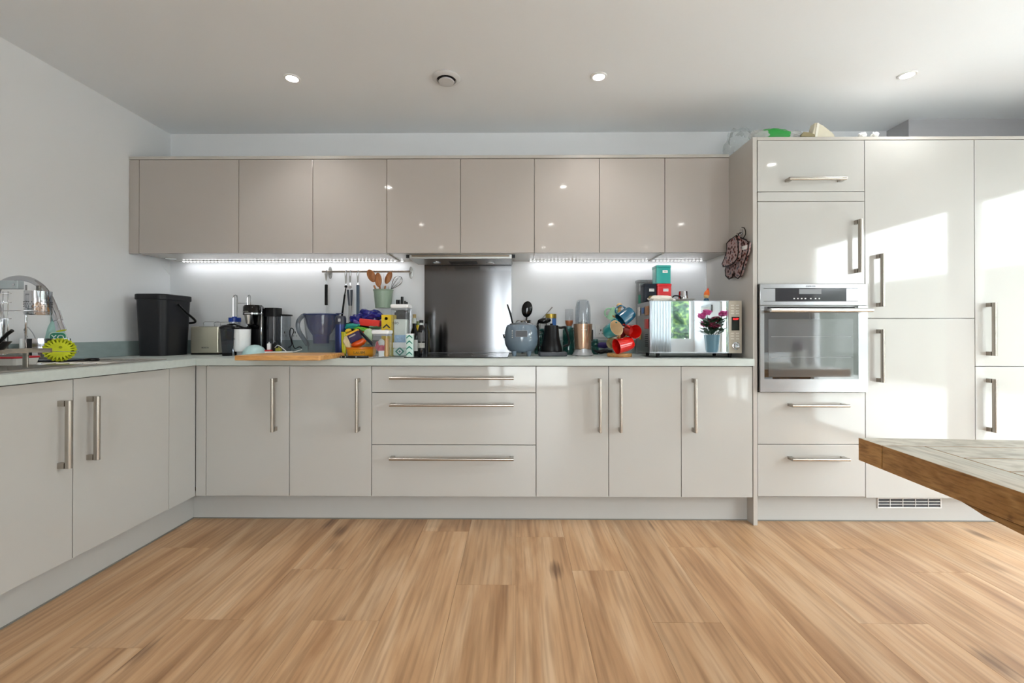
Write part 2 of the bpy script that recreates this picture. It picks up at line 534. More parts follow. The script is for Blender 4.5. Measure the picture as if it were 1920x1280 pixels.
def handle_b(axis, c, length, off=0.034, b=None):
    """bar handle with two square posts; door front is y=0, room side is -y; c = (x, z) middle"""
    b = b or B()
    x, z = c; h = length / 2; w = 0.0078
    if axis == 'z':
        b.rbox(x - w, x + w, -off - 0.015, -off + 0.008, z - h, z + h, 0.0062, 3, 'z')
        for zz in (z - h + 0.011, z + h - 0.011):
            b.box(x - w + 0.0005, x + w - 0.0005, -off + 0.008, 0, zz - 0.011, zz + 0.011)
    else:
        b.rbox(x - h, x + h, -off - 0.015, -off + 0.008, z - w, z + w, 0.0062, 3, 'x')
        for xx in (x - h + 0.011, x + h - 0.011):
            b.box(xx - 0.011, xx + 0.011, -off + 0.008, 0, z - w + 0.0005, z + w - 0.0005)
    return b
G = 0.0016
def unit(name, label, cat, origin, rotz, w, z0, z1, depth, fronts, m, group=None, carc=M_CARC, topped=True):
    """local frame: x 0..w along the run, front face y=0. fronts = (kind, x0, x1, z0, z1, handle)"""
    t = thing(name, label, cat, (origin[0], origin[1], z0), rotz, group)
    b = B()
    q = z1 - z0
    b.box(0.001, 0.019, 0.0205, depth, 0.0, q); b.box(w - 0.019, w - 0.001, 0.0205, depth, 0.0, q)
    b.box(0.019, w - 0.019, 0.0205, depth, 0.0, 0.018); b.box(0.019, w - 0.019, depth - 0.008, depth, 0.018, q)
    if topped: b.box(0.019, w - 0.019, 0.0205, depth - 0.008, q - 0.018, q)
    for f_ in fronts[:-1]:
        if f_[3] > z0 + 0.1: b.box(0.019, w - 0.019, 0.0205, 0.06, f_[3] - z0 - 0.02, f_[3] - z0 + 0.02)
        if f_[2] < w - 0.05: b.box(f_[2] - 0.02, f_[2] + 0.02, 0.0205, 0.06, 0.018, q - 0.001)
    part('body', b, carc, t)
    for kind, x0, x1, a, c, hd in fronts:
        b = B(); b.box(x0 + G, x1 - G, 0, 0.019, a - z0 + G, c - z0 - G, 0.0012)
        d = part(kind, b, m, t)
        if hd:
            b = handle_b(hd[0], (hd[1], hd[2] - z0), hd[3])
            part('handle', b, M_HANDLE, d)
    return t
hl = (808 - 709) * YB / FP
hz = vz(758, YB)
U = lambda u: ux(u, YB)
DEP = YW - YB - 0.003
def base(u0, u1, doors, label, cat='cabinet', name='base_cabinet', group='gloss base cabinets under the back worktop'):
    """doors = [(kind, uA, uB, vTop, vBottom, handle)]"""
    o = U(u0); fr = []
    for kd, a, c, z0, z1, hd in doors:
        fr.append((kd, U(a) - o, U(c) - o, z0, z1, hd and (hd[0], U(hd[1]) - o, hd[2], hd[3])))
    return unit(name, label, cat, (o, YB), 0, U(u1) - o, ZB0, ZB1, DEP, fr, M_GLOSS, group)
base(387, 543, [('door', 387, 543, ZB0, ZB1, ('z', 518, hz, hl))], 'pale grey base cabinet with one door, next to the inside corner')
base(543, 697, [('door', 543, 697, ZB0, ZB1, ('z', 673.5, hz, hl))], 'pale grey one-door base cabinet directly left of the wide drawers')
zs = [ZB0, vz(834, YB), vz(736, YB), ZB1]
hh = [vz(857, YB), vz(757.5, YB), vz(707.5, YB)]
L3 = U(963) - U(734)
base(697, 1005, [('drawer', 697, 1005, zs[i], zs[i + 1], ('x', 848.5, hh[i], L3)) for i in range(3)],
     'wide pale grey three-drawer unit with long bar handles below the hob', name='drawer_unit')
base(1005, 1277, [('door', 1005, 1141, ZB0, ZB1, ('z', 1123, hz, hl)), ('door', 1141, 1277, ZB0, ZB1, ('z', 1161.5, hz, hl))],
     'pale grey two-door base cabinet right of the wide drawers')
base(1277, 1411, [('door', 1277, 1411, ZB0, ZB1, ('z', 1299, hz, hl))], 'pale grey one-door base cabinet beside the oven tower side panel')
# corner filler, back run
b = B(); b.box(0.0, U(387) - XD - 0.003, 0, 0.019, 0, ZB1 - ZB0, 0.001)
single('filler_panel', b, M_GLOSS, 'narrow upright grey filler strip in the inside corner, facing the room', 'panel', (XD + 0.0015, YB, ZB0), 0)
# left run: doors face +x
yA, yB_, yC = 2.262, 1.768, 1.27
def left_unit(y0, y1, hy, label):
    w = y1 - y0
    return unit('base_cabinet', label, 'cabinet', (XD, y0), PI / 2, w, ZB0, ZB1, 0.59,
                [('door', 0, w, ZB0, ZB1, ('z', hy - y0, hz + 0.001, 0.262))], M_GLOSS, 'gloss base cabinets on the left wall', topped=False)
left_unit(yB_, yA, yB_ + 0.062, 'pale grey left wall cabinet with its handle at the near edge, under the sink drainer')
left_unit(yC, yB_, yB_ - 0.055, 'pale grey left wall cabinet nearest the camera, cut by the left picture edge')
b = B(); b.box(0, 2.448 - yA - 0.001, 0, 0.019, 0, ZB1 - ZB0, 0.001)
single('filler_panel', b, M_GLOSS, 'broad grey filler panel at the far end of the left run', 'panel', (XD, yA + 0.0005, ZB0), PI / 2)
# plinths
def plinth(x0, x1, y0, y1, label, name='plinth'):
    t = thing(name, label, 'plinth', ((x0 + x1) / 2, (y0 + y1) / 2, 0))
    hx, hy = (x1 - x0) / 2, (y1 - y0) / 2
    b = B(); b.box(-hx, hx, -hy, hy, 0.006, ZB0 - 0.001); part('board', b, M_PLINTH, t)
    b = B(); b.box(-hx - (0.002 if hx < hy else 0), hx + (0.003 if hx < hy else 0), -hy - (0.003 if hy < hx else 0), hy, 0.0, 0.006)
    part('seal', b, M_SEAL, t)
    return t
XT0, XT1, XT2, XT3 = ux(1420, YB), ux(1622, YB), ux(1828, YB), ux(2035, YB)
XPAN = ux(1411.5, YB)
plinth(XP, XPAN, YP, YP + 0.016, 'long grey plinth board along the floor under the back base units')
plinth(XP - 0.016, XP, 0.9, YP + 0.016, 'grey plinth board along the floor under the left wall cabinets')
plinth(XT0, XR - 0.01, YP - 0.005, YP + 0.011, 'pale plinth board with a vent under the tall cupboards')
# plinth vent grille
v0, v1 = ux(1644, YP - 0.008), ux(1763, YP - 0.008)
t = thing('vent_grille', 'white slotted vent grille set in the plinth below the tall fridge cupboard', 'vent', ((v0 + v1) / 2, YP - 0.0055, vz(948, YP)))
gw, gh = (v1 - v0) / 2, vz(929.5, YP) - vz(948, YP)
b = B(); b.box(-gw, gw, -0.006, 0, 0, 0.005); b.box(-gw, gw, -0.006, 0, gh - 0.004, gh); b.box(-gw, -gw + 0.004, -0.006, 0, 0.005, gh - 0.004); b.box(gw - 0.004, gw, -0.006, 0, 0.005, gh - 0.004)
part('frame', b, M_WHITE, t)
b = B(); b.box(-gw + 0.004, gw - 0.004, -0.001, 0.0, 0.005, gh - 0.004); part('backing', b, mat('vent_dark', (66, 68, 72), 0.6), t)
for i in (1, 2):
    z = 0.005 + (gh - 0.009) * i / 3
    b = B(); b.box(-gw + 0.004, gw - 0.004, -0.006, -0.001, z - 0.0014, z + 0.0014); part('slat', b, M_WHITE, t)
for i in range(1, 5):
    x = -gw + 2 * gw * i / 5
    b = B(); b.box(x - 0.0012, x + 0.0012, -0.0045, -0.001, 0.005, gh - 0.004); part('divider', b, M_WHITE, t)
# tall housing: side panel, top board
b = B(); b.box(XPAN + 0.001, XT0 - 0.001, YB - 0.001, YW - 0.001, 0.0, vz(258.5, YB) - 0.001, 0.001)
single('side_panel', b, M_TRIM, 'full height greige side panel left of the built-in oven', 'panel')
b = B(); b.box(XT0 + 0.0, XR - 0.004, YB - 0.001, YW - 0.001, vz(265, YB) + 0.001, vz(258.5, YB) - 0.001, 0.001)
single('top_board', b, M_TRIM, 'pale board capping the row of tall cupboards', 'panel')
TT = vz(265, YB)
def vr(v): return vz(v, YB)
# oven tower
w = XT1 - XT0
t = thing('oven_tower', 'tall grey oven housing with top flap, microwave-size door and two drawers', 'cabinet', (XT0, YB, ZB0))
b = B(); b.box(0.001, w - 0.001, 0.0205, DEP, 0, vr(734) - ZB0 - 0.002); b.box(0.001, w - 0.001, 0.0205, DEP, vr(533) - ZB0, TT - ZB0 - 0.001); b.box(0.001, w - 0.001, 0.5, DEP, vr(734) - ZB0 - 0.002, vr(533) - ZB0)
part('body', b, M_CARC, t)
def front(kind, z0, z1, hd, inset=0):
    b = B(); b.box(G + inset, w - G, 0, 0.019, z0 - ZB0 + G, z1 - ZB0 - G, 0.0012)
    d = part(kind, b, M_GLOSS, t)
    if hd: part('handle', handle_b(hd[0], (hd[1] - XT0, hd[2] - ZB0), hd[3]), M_HANDLE, d)
SL = U(1581) - U(1475)
front('door', vr(361), vr(265), ('x', U(1525), vr(341), SL), 0.002)
front('filler', vr(379), vr(361), None, 0.002)
front('door', vr(533), vr(379), ('z', ux(1604, YB), vr(464), 0.285), 0.002)
front('drawer', vr(831.5), vr(734), ('x', U(1529), vr(757.5), SL))
front('drawer', vr(929), vr(831.5), ('x', U(1529), vr(856), SL))
# fridge cupboard and last tall cupboard
def tall(x0, x1, zm, label, h1, h2, group=None):
    w = x1 - x0
    return unit('tall_cupboard', label, 'cupboard', (x0, YB), 0, w, ZB0, TT, DEP,
                [('door', 0, w, zm, TT, ('z', 0.066, h1, 0.285)), ('door', 0, w, ZB0, zm, ('z', 0.066, h2, 0.285))], M_GLOSS, group)
tall(XT1, XT2, vr(597), 'tall glossy pale grey fridge cupboard right beside the oven', vr(527), vr(666), 'tall cupboards')
tall(XT2, XT3, vr(686), 'tall glossy pale cupboard at the right picture edge, behind the table', vr(617), vr(757), 'tall cupboards')
b = B(); b.box(XT3 + 0.001, XR - 0.004, YB, YB + 0.019, ZB0, TT, 0.001)
single('filler_panel', b, M_GLOSS, 'grey filler strip between the last tall cupboard and the right wall', 'panel')
# wall units
UU = lambda u: ux(u, YU)
UD = YW - YU - 0.003
def upper(u0, u1, splits, label, z0=None):
    o = UU(u0); xs = [UU(u0)] + [UU(s) for s in splits] + [UU(u1)]
    return unit('wall_cabinet', label, 'cabinet', (o, YU), 0, UU(u1) - o, UZ0, UZ1, UD,
                [('door', a - o, c - o, UZ0, UZ1, None) for a, c in zip(xs, xs[1:])], M_GLOSSU, 'handleless wall cabinets above the worktop', M_TRIM)
upper(260, 447, [], 'widest greige single-door wall cabinet, leftmost in the row')
upper(447, 725, [586], 'greige two-door wall cabinet left of the extractor hood')
upper(725, 1002, [863], 'greige two-door wall cabinet directly above the extractor hood and hob')
upper(1002, 1247, [1124], 'greige two-door wall cabinet right of the extractor hood')
upper(1247, 1369, [], 'greige single-door wall cabinet at the right end, against the tower panel')
b = B(); b.box(XL + 0.002, UU(260) - 0.001, YU, YU + 0.019, UZ0, UZ1 - 0.001, 0.001)
single('filler_panel', b, M_GLOSSU, 'narrow greige filler strip between the wall cabinets and the left wall', 'panel')
b = B(); b.box(XL + 0.002, XPAN, YU - 0.004, YW - 0.002, UZ1 + 0.001, UZC, 0.001)
single('cornice_board', b, M_TRIM, 'thin pale board running along the top of the wall cabinets', 'panel')
# end divider rails seen under the cabinets
for u, lab in ((1245, 'thin pale rail under the wall cabinets above the tea tins'), (725, 'thin pale rail under the wall cabinets left of the hood')):
    b = B(); b.box(UU(u) - 0.006, UU(u) + 0.006, YU + 0.02, YW - 0.05, UZ0 - 0.008, UZ0 - 0.0005)
    single('rail', b, M_TRIM, lab, 'rail')

# ================================================================== worktop, upstands
HX0, HX1, HY0, HY1 = -2.22, -1.86, 1.48, 1.93      # sink bowl hole
b = B()
b.box(XL + 0.001, XPAN - 0.001, 2.43, YW - 0.001, WT - WTH, WT)
b.box(XL + 0.001, XE, 0.9, HY0, WT - WTH, WT)
b.box(XL + 0.001, XE, HY1, 2.4295, WT - WTH, WT)
b.box(XL + 0.001, HX0, HY0, HY1, WT - WTH, WT)
b.box(HX1, XE, HY0, HY1, WT - WTH, WT)
single('worktop', b, M_WORK, 'pale grey-green laminate worktop with an inside corner, carrying the sink and hob', 'worktop')
b = B(); b.box(XL + 0.02, ux(796, 3.03) - 0.002, YW - 0.019, YW - 0.001, WT + 0.0005, WT + 0.09)
single('upstand', b, M_UPST, 'low grey-green upstand on the back wall left of the steel splashback', 'upstand')
b = B(); b.box(ux(959, 3.03) + 0.002, XPAN - 0.001, YW - 0.019, YW - 0.001, WT + 0.0005, WT + 0.09)
single('upstand', b, M_UPST, 'low grey-green upstand on the back wall behind the kettle and mugs', 'upstand')
b = B(); b.box(XL + 0.001, XL + 0.019, 0.9, YW - 0.001, WT + 0.0005, WT + 0.09)
single('upstand', b, M_UPST, 'low grey-green upstand along the left wall behind the sink', 'upstand')
# steel splashback
m = bpy.data.materials.new('splashback_steel'); m.use_nodes = True; MATS['splash'] = m
nt = m.node_tree; p = nt.nodes['Principled BSDF']
p.inputs['Metallic'].default_value = 1; p.inputs['Roughness'].default_value = 0.14
p.inputs['Base Color'].default_value = lin((112, 112, 114))
p.inputs['Anisotropic'].default_value = 0.85
tn = nt.nodes.new('ShaderNodeCombineXYZ'); tn.inputs[2].default_value = 1.0
nt.links.new(tn.outputs[0], p.inputs['Tangent'])
tc = nt.nodes.new('ShaderNodeTexCoord'); mp = nt.nodes.new('ShaderNodeMapping'); mp.inputs['Scale'].default_value = (6, 1, 260)
nz = nt.nodes.new('ShaderNodeTexNoise'); nz.inputs['Scale'].default_value = 1; bp = nt.nodes.new('ShaderNodeBump'); bp.inputs['Strength'].default_value = 0.08; bp.inputs['Distance'].default_value = 0.001
nt.links.new(tc.outputs['Object'], mp.inputs[0]); nt.links.new(mp.outputs[0], nz.inputs['Vector']); nt.links.new(nz.outputs['Fac'], bp.inputs['Height']); 
sx0, sx1 = ux(796, 3.04), ux(959, 3.04)
b = B(); b.box(-(sx1 - sx0) / 2, (sx1 - sx0) / 2, 0, 0.008, 0, UZ0 - 0.03 - WT)
single('splashback', b, m, 'tall brushed steel splashback on the wall behind the hob', 'splashback', ((sx0 + sx1) / 2, 3.036, WT + 0.0055))
# hob
hx0, hx1 = ux(757, 2.5), ux(952, 2.5)
t = thing('hob', 'flat black glass hob let into the worktop in front of the steel splashback', 'hob', ((hx0 + hx1) / 2, 2.755, WT))
hw = (hx1 - hx0) / 2
b = B(); b.box(-hw, hw, -0.255, 0.255, 0.0, 0.005, 0.001); part('glass', b, M_BLACKG, t)
for x, y, r in ((-0.15, -0.11, 0.09), (0.15, -0.11, 0.075), (-0.15, 0.12, 0.075), (0.15, 0.12, 0.09)):
    b = B(); b.lathe([(r - 0.002, 0.005), (r - 0.002, 0.0053), (r, 0.0053), (r, 0.005)], (x, y, 0), 40, cap=False); part('ring', b, mat('ring_grey', (90, 92, 95), 0.4), t)
# extractor hood
ex0, ex1 = ux(768, 2.77), ux(960, 2.77)
t = thing('extractor_hood', 'slim steel extractor hood under the wall cabinets above the hob', 'hood', ((ex0 + ex1) / 2, 2.76, UZ0 - 0.028))
ew = (ex1 - ex0) / 2
b = B(); b.box(-ew, ew, 0, 0.25, 0, 0.027, 0.002); part('body', b, M_DULL, t)
b = B(); b.box(-ew * 0.28, ew * 0.28, 0.10, 0.20, -0.003, -0.0002); part('filter', b, mat('filter_mesh', (40, 41, 43), 0.5, bump=0.5, bscale=900), t)
for s in (-1, 1):
    b = B(); b.lathe([(0.028, -0.003), (0.028, -0.0002)], (s * ew * 0.55, 0.15, 0), 20); l_ = part('lamp', b, M_CHROME, t)
    b = B(); b.lathe([(0.019, -0.0045), (0.019, -0.0032)], (s * ew * 0.55, 0.15, 0), 20); part('lens', b, M_WHITE, l_)
b = B(); b.box(-ew * 0.95, ew * 0.95, -0.008, -0.0005, 0.012, 0.022); part('front_bar', b, mat('bronze_bar', (112, 100, 84), 0.35, 0.8), t)
for s in (-1, 1):
    b = B(); b.box(min(s * ew * 1.0, s * ew * 1.06), max(s * ew * 1.0, s * ew * 1.06), -0.002, 0.02, 0.005, 0.024); part('bracket', b, M_CHAR, t)

# ================================================================== led strips, downlights, vent
M_LED = mat('led_glow', (255, 255, 255), 0.5, emis=5.0, vary=0)
def led(u0, u1, label, e):
    y = 3.0; x0, x1 = ux(u0, y), ux(u1, y); z = UZ0 - 0.001
    t = thing('led_strip', label, 'light', ((x0 + x1) / 2, y, z), 0, 'led strips under the wall cabinets')
    h = (x1 - x0) / 2
    b = B(); b.box(-h, h, -0.007, 0.007, -0.003, 0); part('strip', b, M_WHITE, t)
    b = B(); n = int((x1 - x0) / 0.024)
    for i in range(n):
        x = -h + (i + 0.5) * 2 * h / n
        b.box(x - 0.005, x + 0.005, -0.004, 0.004, -0.006, -0.003)
    part('diode', b, M_LED, t, stuff=True)
    lamp('AREA', 'led_light', ((x0 + x1) / 2, y - 0.002, z - 0.010), (0.3, 0, 0), e * (x1 - x0), (0.97, 0.98, 1.0), shape='RECTANGLE', size=x1 - x0, size_y=0.008)
led(341, 757, 'long glowing white led strip under the wall cabinets left of the hood', 0.22)
led(992, 1318, 'glowing white led strip under the wall cabinets right of the hood', 0.22)
led(1334, 1366, 'short glowing led strip under the rightmost wall cabinet by the oven glove', 0.22)
spots = []
xs3 = (ux(545, 2.37), 0.44, 2.07)
for j, y in enumerate((2.38, 1.26, -0.2, -1.7)):
    for i, x in enumerate(xs3):
        spots.append((x, y))
M_SPOTL = mat('spot_glow', (255, 252, 245), 0.5, emis=22.0, vary=0)
names3 = ['lit ceiling downlight at left, above the two-door wall cabinet', 'lit ceiling downlight right of the round air valve', 'lit ceiling downlight at right, above the fridge cupboard']
for i, (x, y) in enumerate(spots):
    lab = names3[i] if i < 3 else 'lit ceiling downlight, %s of three in the %s row from the units' % (('leftmost', 'middle one', 'rightmost')[i % 3], ('', 'second', 'third', 'fourth')[i // 3])
    t = thing('downlight', lab, 'light', (x, y, H), 0, 'ceiling downlights')
    b = B(); b.lathe([(0.031, -0.0002), (0.043, -0.0002), (0.043, -0.003), (0.040, -0.006), (0.031, -0.006)], (0, 0, 0), 32, cap=False); part('bezel', b, M_WHITE, t)
    b = B(); b.lathe([(0.0305, -0.001), (0.0305, -0.004), (0.0, -0.004)], (0, 0, 0), 24, cap=False); part('lens', b, M_SPOTL, t)
    lamp('SPOT', 'downlight_beam', (x, y, H - 0.012), (0, 0, 0), 9.0, (1.0, 0.985, 0.96), spot_size=math.radians(118), spot_blend=0.9, shadow_soft_size=0.03)
p = at(837, 146, 1.0); k_ = (H - CAMZ) / (p.z - CAMZ)
vx, vy = p.x * k_, k_
t = thing('air_valve', 'round white ventilation valve in the ceiling between two downlights', 'vent', (vx, vy, H))
b = B(); b.lathe([(0.052, -0.0002), (0.075, -0.0002), (0.075, -0.004), (0.066, -0.012), (0.052, -0.014), (0.050, -0.002)], (0, 0, 0), 40, cap=False); part('ring', b, mat('valve_white', (205, 206, 207), 0.4), t)
b = B(); b.lathe([(0.0, -0.001), (0.0505, -0.001)], (0, 0, 0), 40, cap=False); part('throat', b, mat('throat_dark', (70, 70, 72), 0.8), t)
b = B(); b.lathe([(0.0, -0.006), (0.030, -0.008), (0.042, -0.020), (0.040, -0.024), (0.0, -0.027)], (0, 0, 0), 40, cap=False); part('cone', b, mat('valve_white', (205, 206, 207), 0.4), t)

# ================================================================== oven
ox0, ox1 = XT0 + 0.004, XT1 - 0.002
oz0, oz1 = vr(733), vr(533.5)
ow = ox1 - ox0
yo = YB - 0.022
def OX(u): return ux(u, yo) - ox0
def OZ(v): return vz(v, yo) - oz0
t = thing('oven', 'built-in steel oven with dark glass door in the tall housing', 'oven', (ox0, yo, oz0))
b = B(); b.box(0.012, ow - 0.012, 0.023, 0.45, 0.004, oz1 - oz0 - 0.006); part('body', b, M_DULL, t)
zc = OZ(573)
b = B(); b.box(0, ow, 0, 0.0225, zc + 0.002, oz1 - oz0, 0.0015); cp = part('control_panel', b, mat('oven_steel', (166, 166, 168), 0.24, 1.0, vary=0.01), t)
b = B(); b.box(OX(1454), OX(1587), -0.0012, 0, OZ(564.5), OZ(541)); part('display', b, mat('display_glass', (40, 41, 46), 0.08, vary=0), cp)
b = B(); b.box(OX(1498), OX(1540), -0.0018, -0.0012, OZ(551.5), OZ(542)); part('screen', b, mat('lcd_grey', (120, 122, 126), 0.3, vary=0), cp)
for v in (540.8, 565):
    b = B(); b.box(OX(1432), OX(1609), -0.0008, 0, OZ(v) - 0.0012, OZ(v) + 0.0012); part('groove', b, M_BLACK, cp)
for i, u in enumerate((1489, 1496, 1503, 1510, 1520, 1529, 1536)):
    b = B(); b.box(OX(u) - 0.004, OX(u) + 0.004, -0.0018, -0.0012, OZ(560) - 0.003, OZ(560) + 0.003); part('symbol', b, M_WHITE, cp)
text('lettering', 'ZANUSSI', 0.013, M_INK, cp, (OX(1520), -0.0004, OZ(537)))
# door: steel frame around the glass
gx0, gx1, gz0, gz1 = OX(1433), OX(1609.5), OZ(710), zc - 0.002
b = B()
b.box(0, gx0, 0, 0.0225, 0, zc - 0.001); b.box(gx1, ow, 0, 0.0225, 0, zc - 0.001)
b.box(gx0, gx1, 0, 0.0225, 0, gz0)
d = part('door', b, mat('oven_steel', (166, 166, 168), 0.24, 1.0), t)
b = B(); b.box(gx0, gx1, 0.001, 0.012, gz0, gz1 - 0.004)
part('glass', b, mat('oven_glass', (20, 22, 24), 0.03, ior=2.3, vary=0), d)
b = B(); iz0, iz1 = OZ(706), OZ(598)
b.box(OX(1441), OX(1600), 0.0002, 0.001, iz0, iz1); part('inner_window', b, mat('oven_inner', (72, 76, 78), 0.05, ior=2.3, vary=0), d)
for v in (631, 669):
    b = B(); b.box(OX(1446), OX(1596), -0.0004, 0.0002, OZ(v) - 0.0007, OZ(v) + 0.0007); part('shelf_line', b, mat('shelf_grey', (150, 154, 156), 0.3), d)
b = B()
hzz = vz(581.3, yo - 0.045) - oz0
b.cyl((0.030, -0.045, hzz), (ow - 0.010, -0.045, hzz), 0.0105, seg=24)
for x in (0.045, ow - 0.03):
    b.cyl((x, -0.045, hzz), (x, 0.002, hzz), 0.007, seg=12)
part('handle', b, mat('handle_alu', (215, 215, 213), 0.25, 0.9), d)
b = B(); b.box(gx0 + 0.02, gx1 - 0.02, -0.002, 0.001, gz1 - 0.014, gz1 - 0.004); part('air_slot', b, M_BLACK, d)
# ================================================================== things on the back worktop
def on(name, label, cat, u, D, z=WT, rotz=0.0, group=None):
    """a thing standing at column u, distance D; returns it, its metres-per-pixel scale and its foot row"""
    t = thing(name, label, cat, (ux(u, D), D, z + 0.0004), rotz, group)
    return t, D / FP, 622 + (CAMZ - z) * FP / D
# charcoal bin
t, s, f = on('food_bin', 'charcoal plastic lidded bin with a bail handle in the worktop corner', 'bin', 277, 2.66)
wd = 0.19; dp = 0.25; ht = 0.375
b = B(); b.rbox(-wd / 2, wd / 2, 0, dp, 0, ht - 0.03, 0.045, 6, taper=0.88); part('body', b, M_CHAR, t)
b = B(); b.rbox(-wd / 2 - 0.006, wd / 2 + 0.006, -0.006, dp + 0.006, ht - 0.035, ht, 0.048, 6, bev=0.004); part('lid', b, M_CHAR, t)
b = B(); zz = ht - 0.06
b.tube([(wd / 2 + 0.012, 0.10, zz), (wd / 2 + 0.016, 0.17, zz - 0.05), (wd / 2 + 0.014, 0.245, zz - 0.095), (wd / 2 - 0.02, 0.268, zz - 0.11), (0, 0.272, zz - 0.112), (-wd / 2 + 0.02, 0.268, zz - 0.11), (-wd / 2 - 0.010, 0.245, zz - 0.095), (-wd / 2 - 0.014, 0.17, zz - 0.05), (-wd / 2 - 0.010, 0.10, zz)], 0.007, 8, smooth_pts=4)
part('handle', b, M_BLACK, t)
# toaster
t, s, f = on('toaster', 'small brushed cream steel toaster beside the charcoal bin', 'toaster', 383, 2.84)
b = B(s); b.rbox(-27, 27, 0, 55, 3, f - 612, 3, 4, bev=1.2); part('body', b, mat('toaster_steel', (205, 200, 182), 0.33, 0.75, vary=0.05, vscale=8), t)
b = B(s); b.box(-26, 26, 1.5, 54, 0, 3); part('base', b, M_BLACK, t)
for y in (14, 34):
    b = B(s); b.box(-20, 20, y, y + 8, f - 612.2, f - 611.6); part('slot', b, M_BLACK, t)
b = B(s); zt = f - 603
b.tube([(-7, 10, f - 612), (-9, 10, zt - 2), (-6, 10, zt), (22, 10, zt), (24, 10, zt - 2), (24, 10, f - 612)], 0.5, 6); b.tube([(-7, 40, f - 612), (-9, 40, zt - 2), (-6, 40, zt), (22, 40, zt), (24, 40, zt - 2), (24, 40, f - 612)], 0.5, 6)
part('warming_rack', b, M_CHROME, t)
text('lettering', 'BOSCH', 0.014, M_INK, t, (0.006, -0.0004, (f - 652) * s))
# smoked jug
t, s, f = on('smoked_jug', 'tapered smoked plastic beaker with black lid beside the toaster', 'jug', 418, 2.66)
b = B(s); b.lathe([(8.5, 0.5), (9.5, 6), (11.5, 30), (13, f - 615), (12.3, f - 615), (10.8, 30), (8.5, 7), (0, 6)], (0, 13, 0), 6); part('body', b, M_SMOKE, t)
b = B(s); b.lathe([(9, 0), (9.8, 6), (0, 6.2)], (0, 13, 0), 6); part('base', b, M_BLACK, t)
b = B(s); b.lathe([(13.2, f - 616), (13.2, f - 613), (9, f - 609), (0, f - 608)], (0, 13, 0), 12); b.tube([(0, 13, f - 609), (14, 12, f - 607), (30, 10, f - 613)], 1.6, 8, r_list=[2, 1.8, 1.2]); part('lid', b, M_BLACK, t)
# white canister
t, s, f = on('canister', 'round white canister with black lid and steel foot between beaker and coffee machine', 'canister', 444, 2.70)
b = B(s); b.lathe([(13, 8), (14.8, 12), (15.2, f - 617), (0, f - 617)], (0, 16, 0), 32); part('body', b, M_WHITE, t)
b = B(s); b.lathe([(12.5, 0), (13.5, 7.5), (0, 7.5)], (0, 16, 0), 32); part('foot', b, M_CHROME, t)
b = B(s); b.lathe([(15.4, f - 617), (15.6, f - 615), (13, f - 613), (0, f - 612.5)], (0, 16, 0), 32); b.tube([(-10, 10, f - 613), (2, 5, f - 611), (14, 6, f - 615)], 1.0, 6); part('lid', b, M_BLACK, t)
b = B(s); b.box(-9, -4, 1.0, 1.4, f - 636, f - 635); part('print', b, M_INK, t)
# blue-lidded jar
t, s, f = on('storage_jar', 'clear storage jar with bright blue lid behind the white canister', 'jar', 434, 2.90)
b = B(s); b.lathe([(9.5, 0), (9.5, f - 602), (9, f - 602), (9, 1), (0, 1)], (0, 10, 0), 24); part('body', b, M_GLASS, t)
b = B(s); b.lathe([(10.5, f - 603), (10.5, f - 595), (5, f - 595), (4, f - 593), (0, f - 593)], (0, 10, 0), 24); part('lid', b, mat('blue_lid', (28, 66, 168), 0.3), t)
# coffee machine
t, s, f = on('coffee_machine', 'tall black glossy capsule coffee machine with chrome band and side tank', 'coffee machine', 466, 2.74)
b = B(s); b.rbox(-19, 15, 22, 48, 0, f - 577, 7, 6); b.lathe([(17, 0), (17, 3), (0, 3)], (-1, 14, 0), 28); part('body', b, M_BLACKG, t)
b = B(s); b.lathe([(17.5, f - 590), (17.5, f - 574), (15, f - 571), (0, f - 569.5)], (-1, 17, 0), 36); part('head', b, M_BLACKG, t)
b = B(s); b.lathe([(17.9, f - 588.5), (17.9, f - 586)], (-1, 17, 0), 36, cap=False); part('chrome_band', b, M_CHROME, t)
b = B(s); b.lathe([(3.5, f - 607), (5.5, f - 598), (6.5, f - 590)], (-6, 9, 0), 20); part('spout', b, M_DULL, t)
b = B(s); b.tube([(15.5, 15, 2), (15.8, 15, f - 573)], 1.4, 8, flat=1.0); part('trim_strip', b, M_CHROME, t)
b = B(s); b.rbox(16, 37, 26, 52, 8, f - 592, 6, 5); part('water_tank', b, M_SMOKE, t)
b = B(s); b.rbox(13, 38, 25, 53, f - 592, f - 575, 6, 5); part('tank_lid', b, M_BLACK, t)
b = B(s); b.rbox(15, 38, 25, 53, 0, 8, 6, 5); part('tank_base', b, M_BLACK, t)
text('lettering', 'NESPRESSO', 0.0075, M_DULL, t, (-6 * s, -0.9 * s, (f - 583.5) * s))
# chrome loop stand
t, s, f = on('wire_stand', 'chrome wire stand with two looped tops behind the coffee machine', 'stand', 452, 2.93)
b = B(s); b.lathe([(14, 0), (14, 1.5), (0, 1.5)], (2, 0, 0), 24); part('base', b, M_CHROME, t)
for x in (-14, -8, 12, 18):
    pass
for xa, xb in ((-15, -7), (12, 18)):
    b = B(s); b.tube([(xa, 0, 1), (xa, 0, f - 560), (xa + 1, 0, f - 554), ((xa + xb) / 2, 0, f - 552.5), (xb - 1, 0, f - 554), (xb, 0, f - 560), (xb, 0, 1)], 1.1, 8); part('loop', b, M_CHROME, t)
b = B(s); b.tube([(-7, 0, f - 568), (12, 0, f - 568)], 0.6, 6); part('crossbar', b, M_CHROME, t)
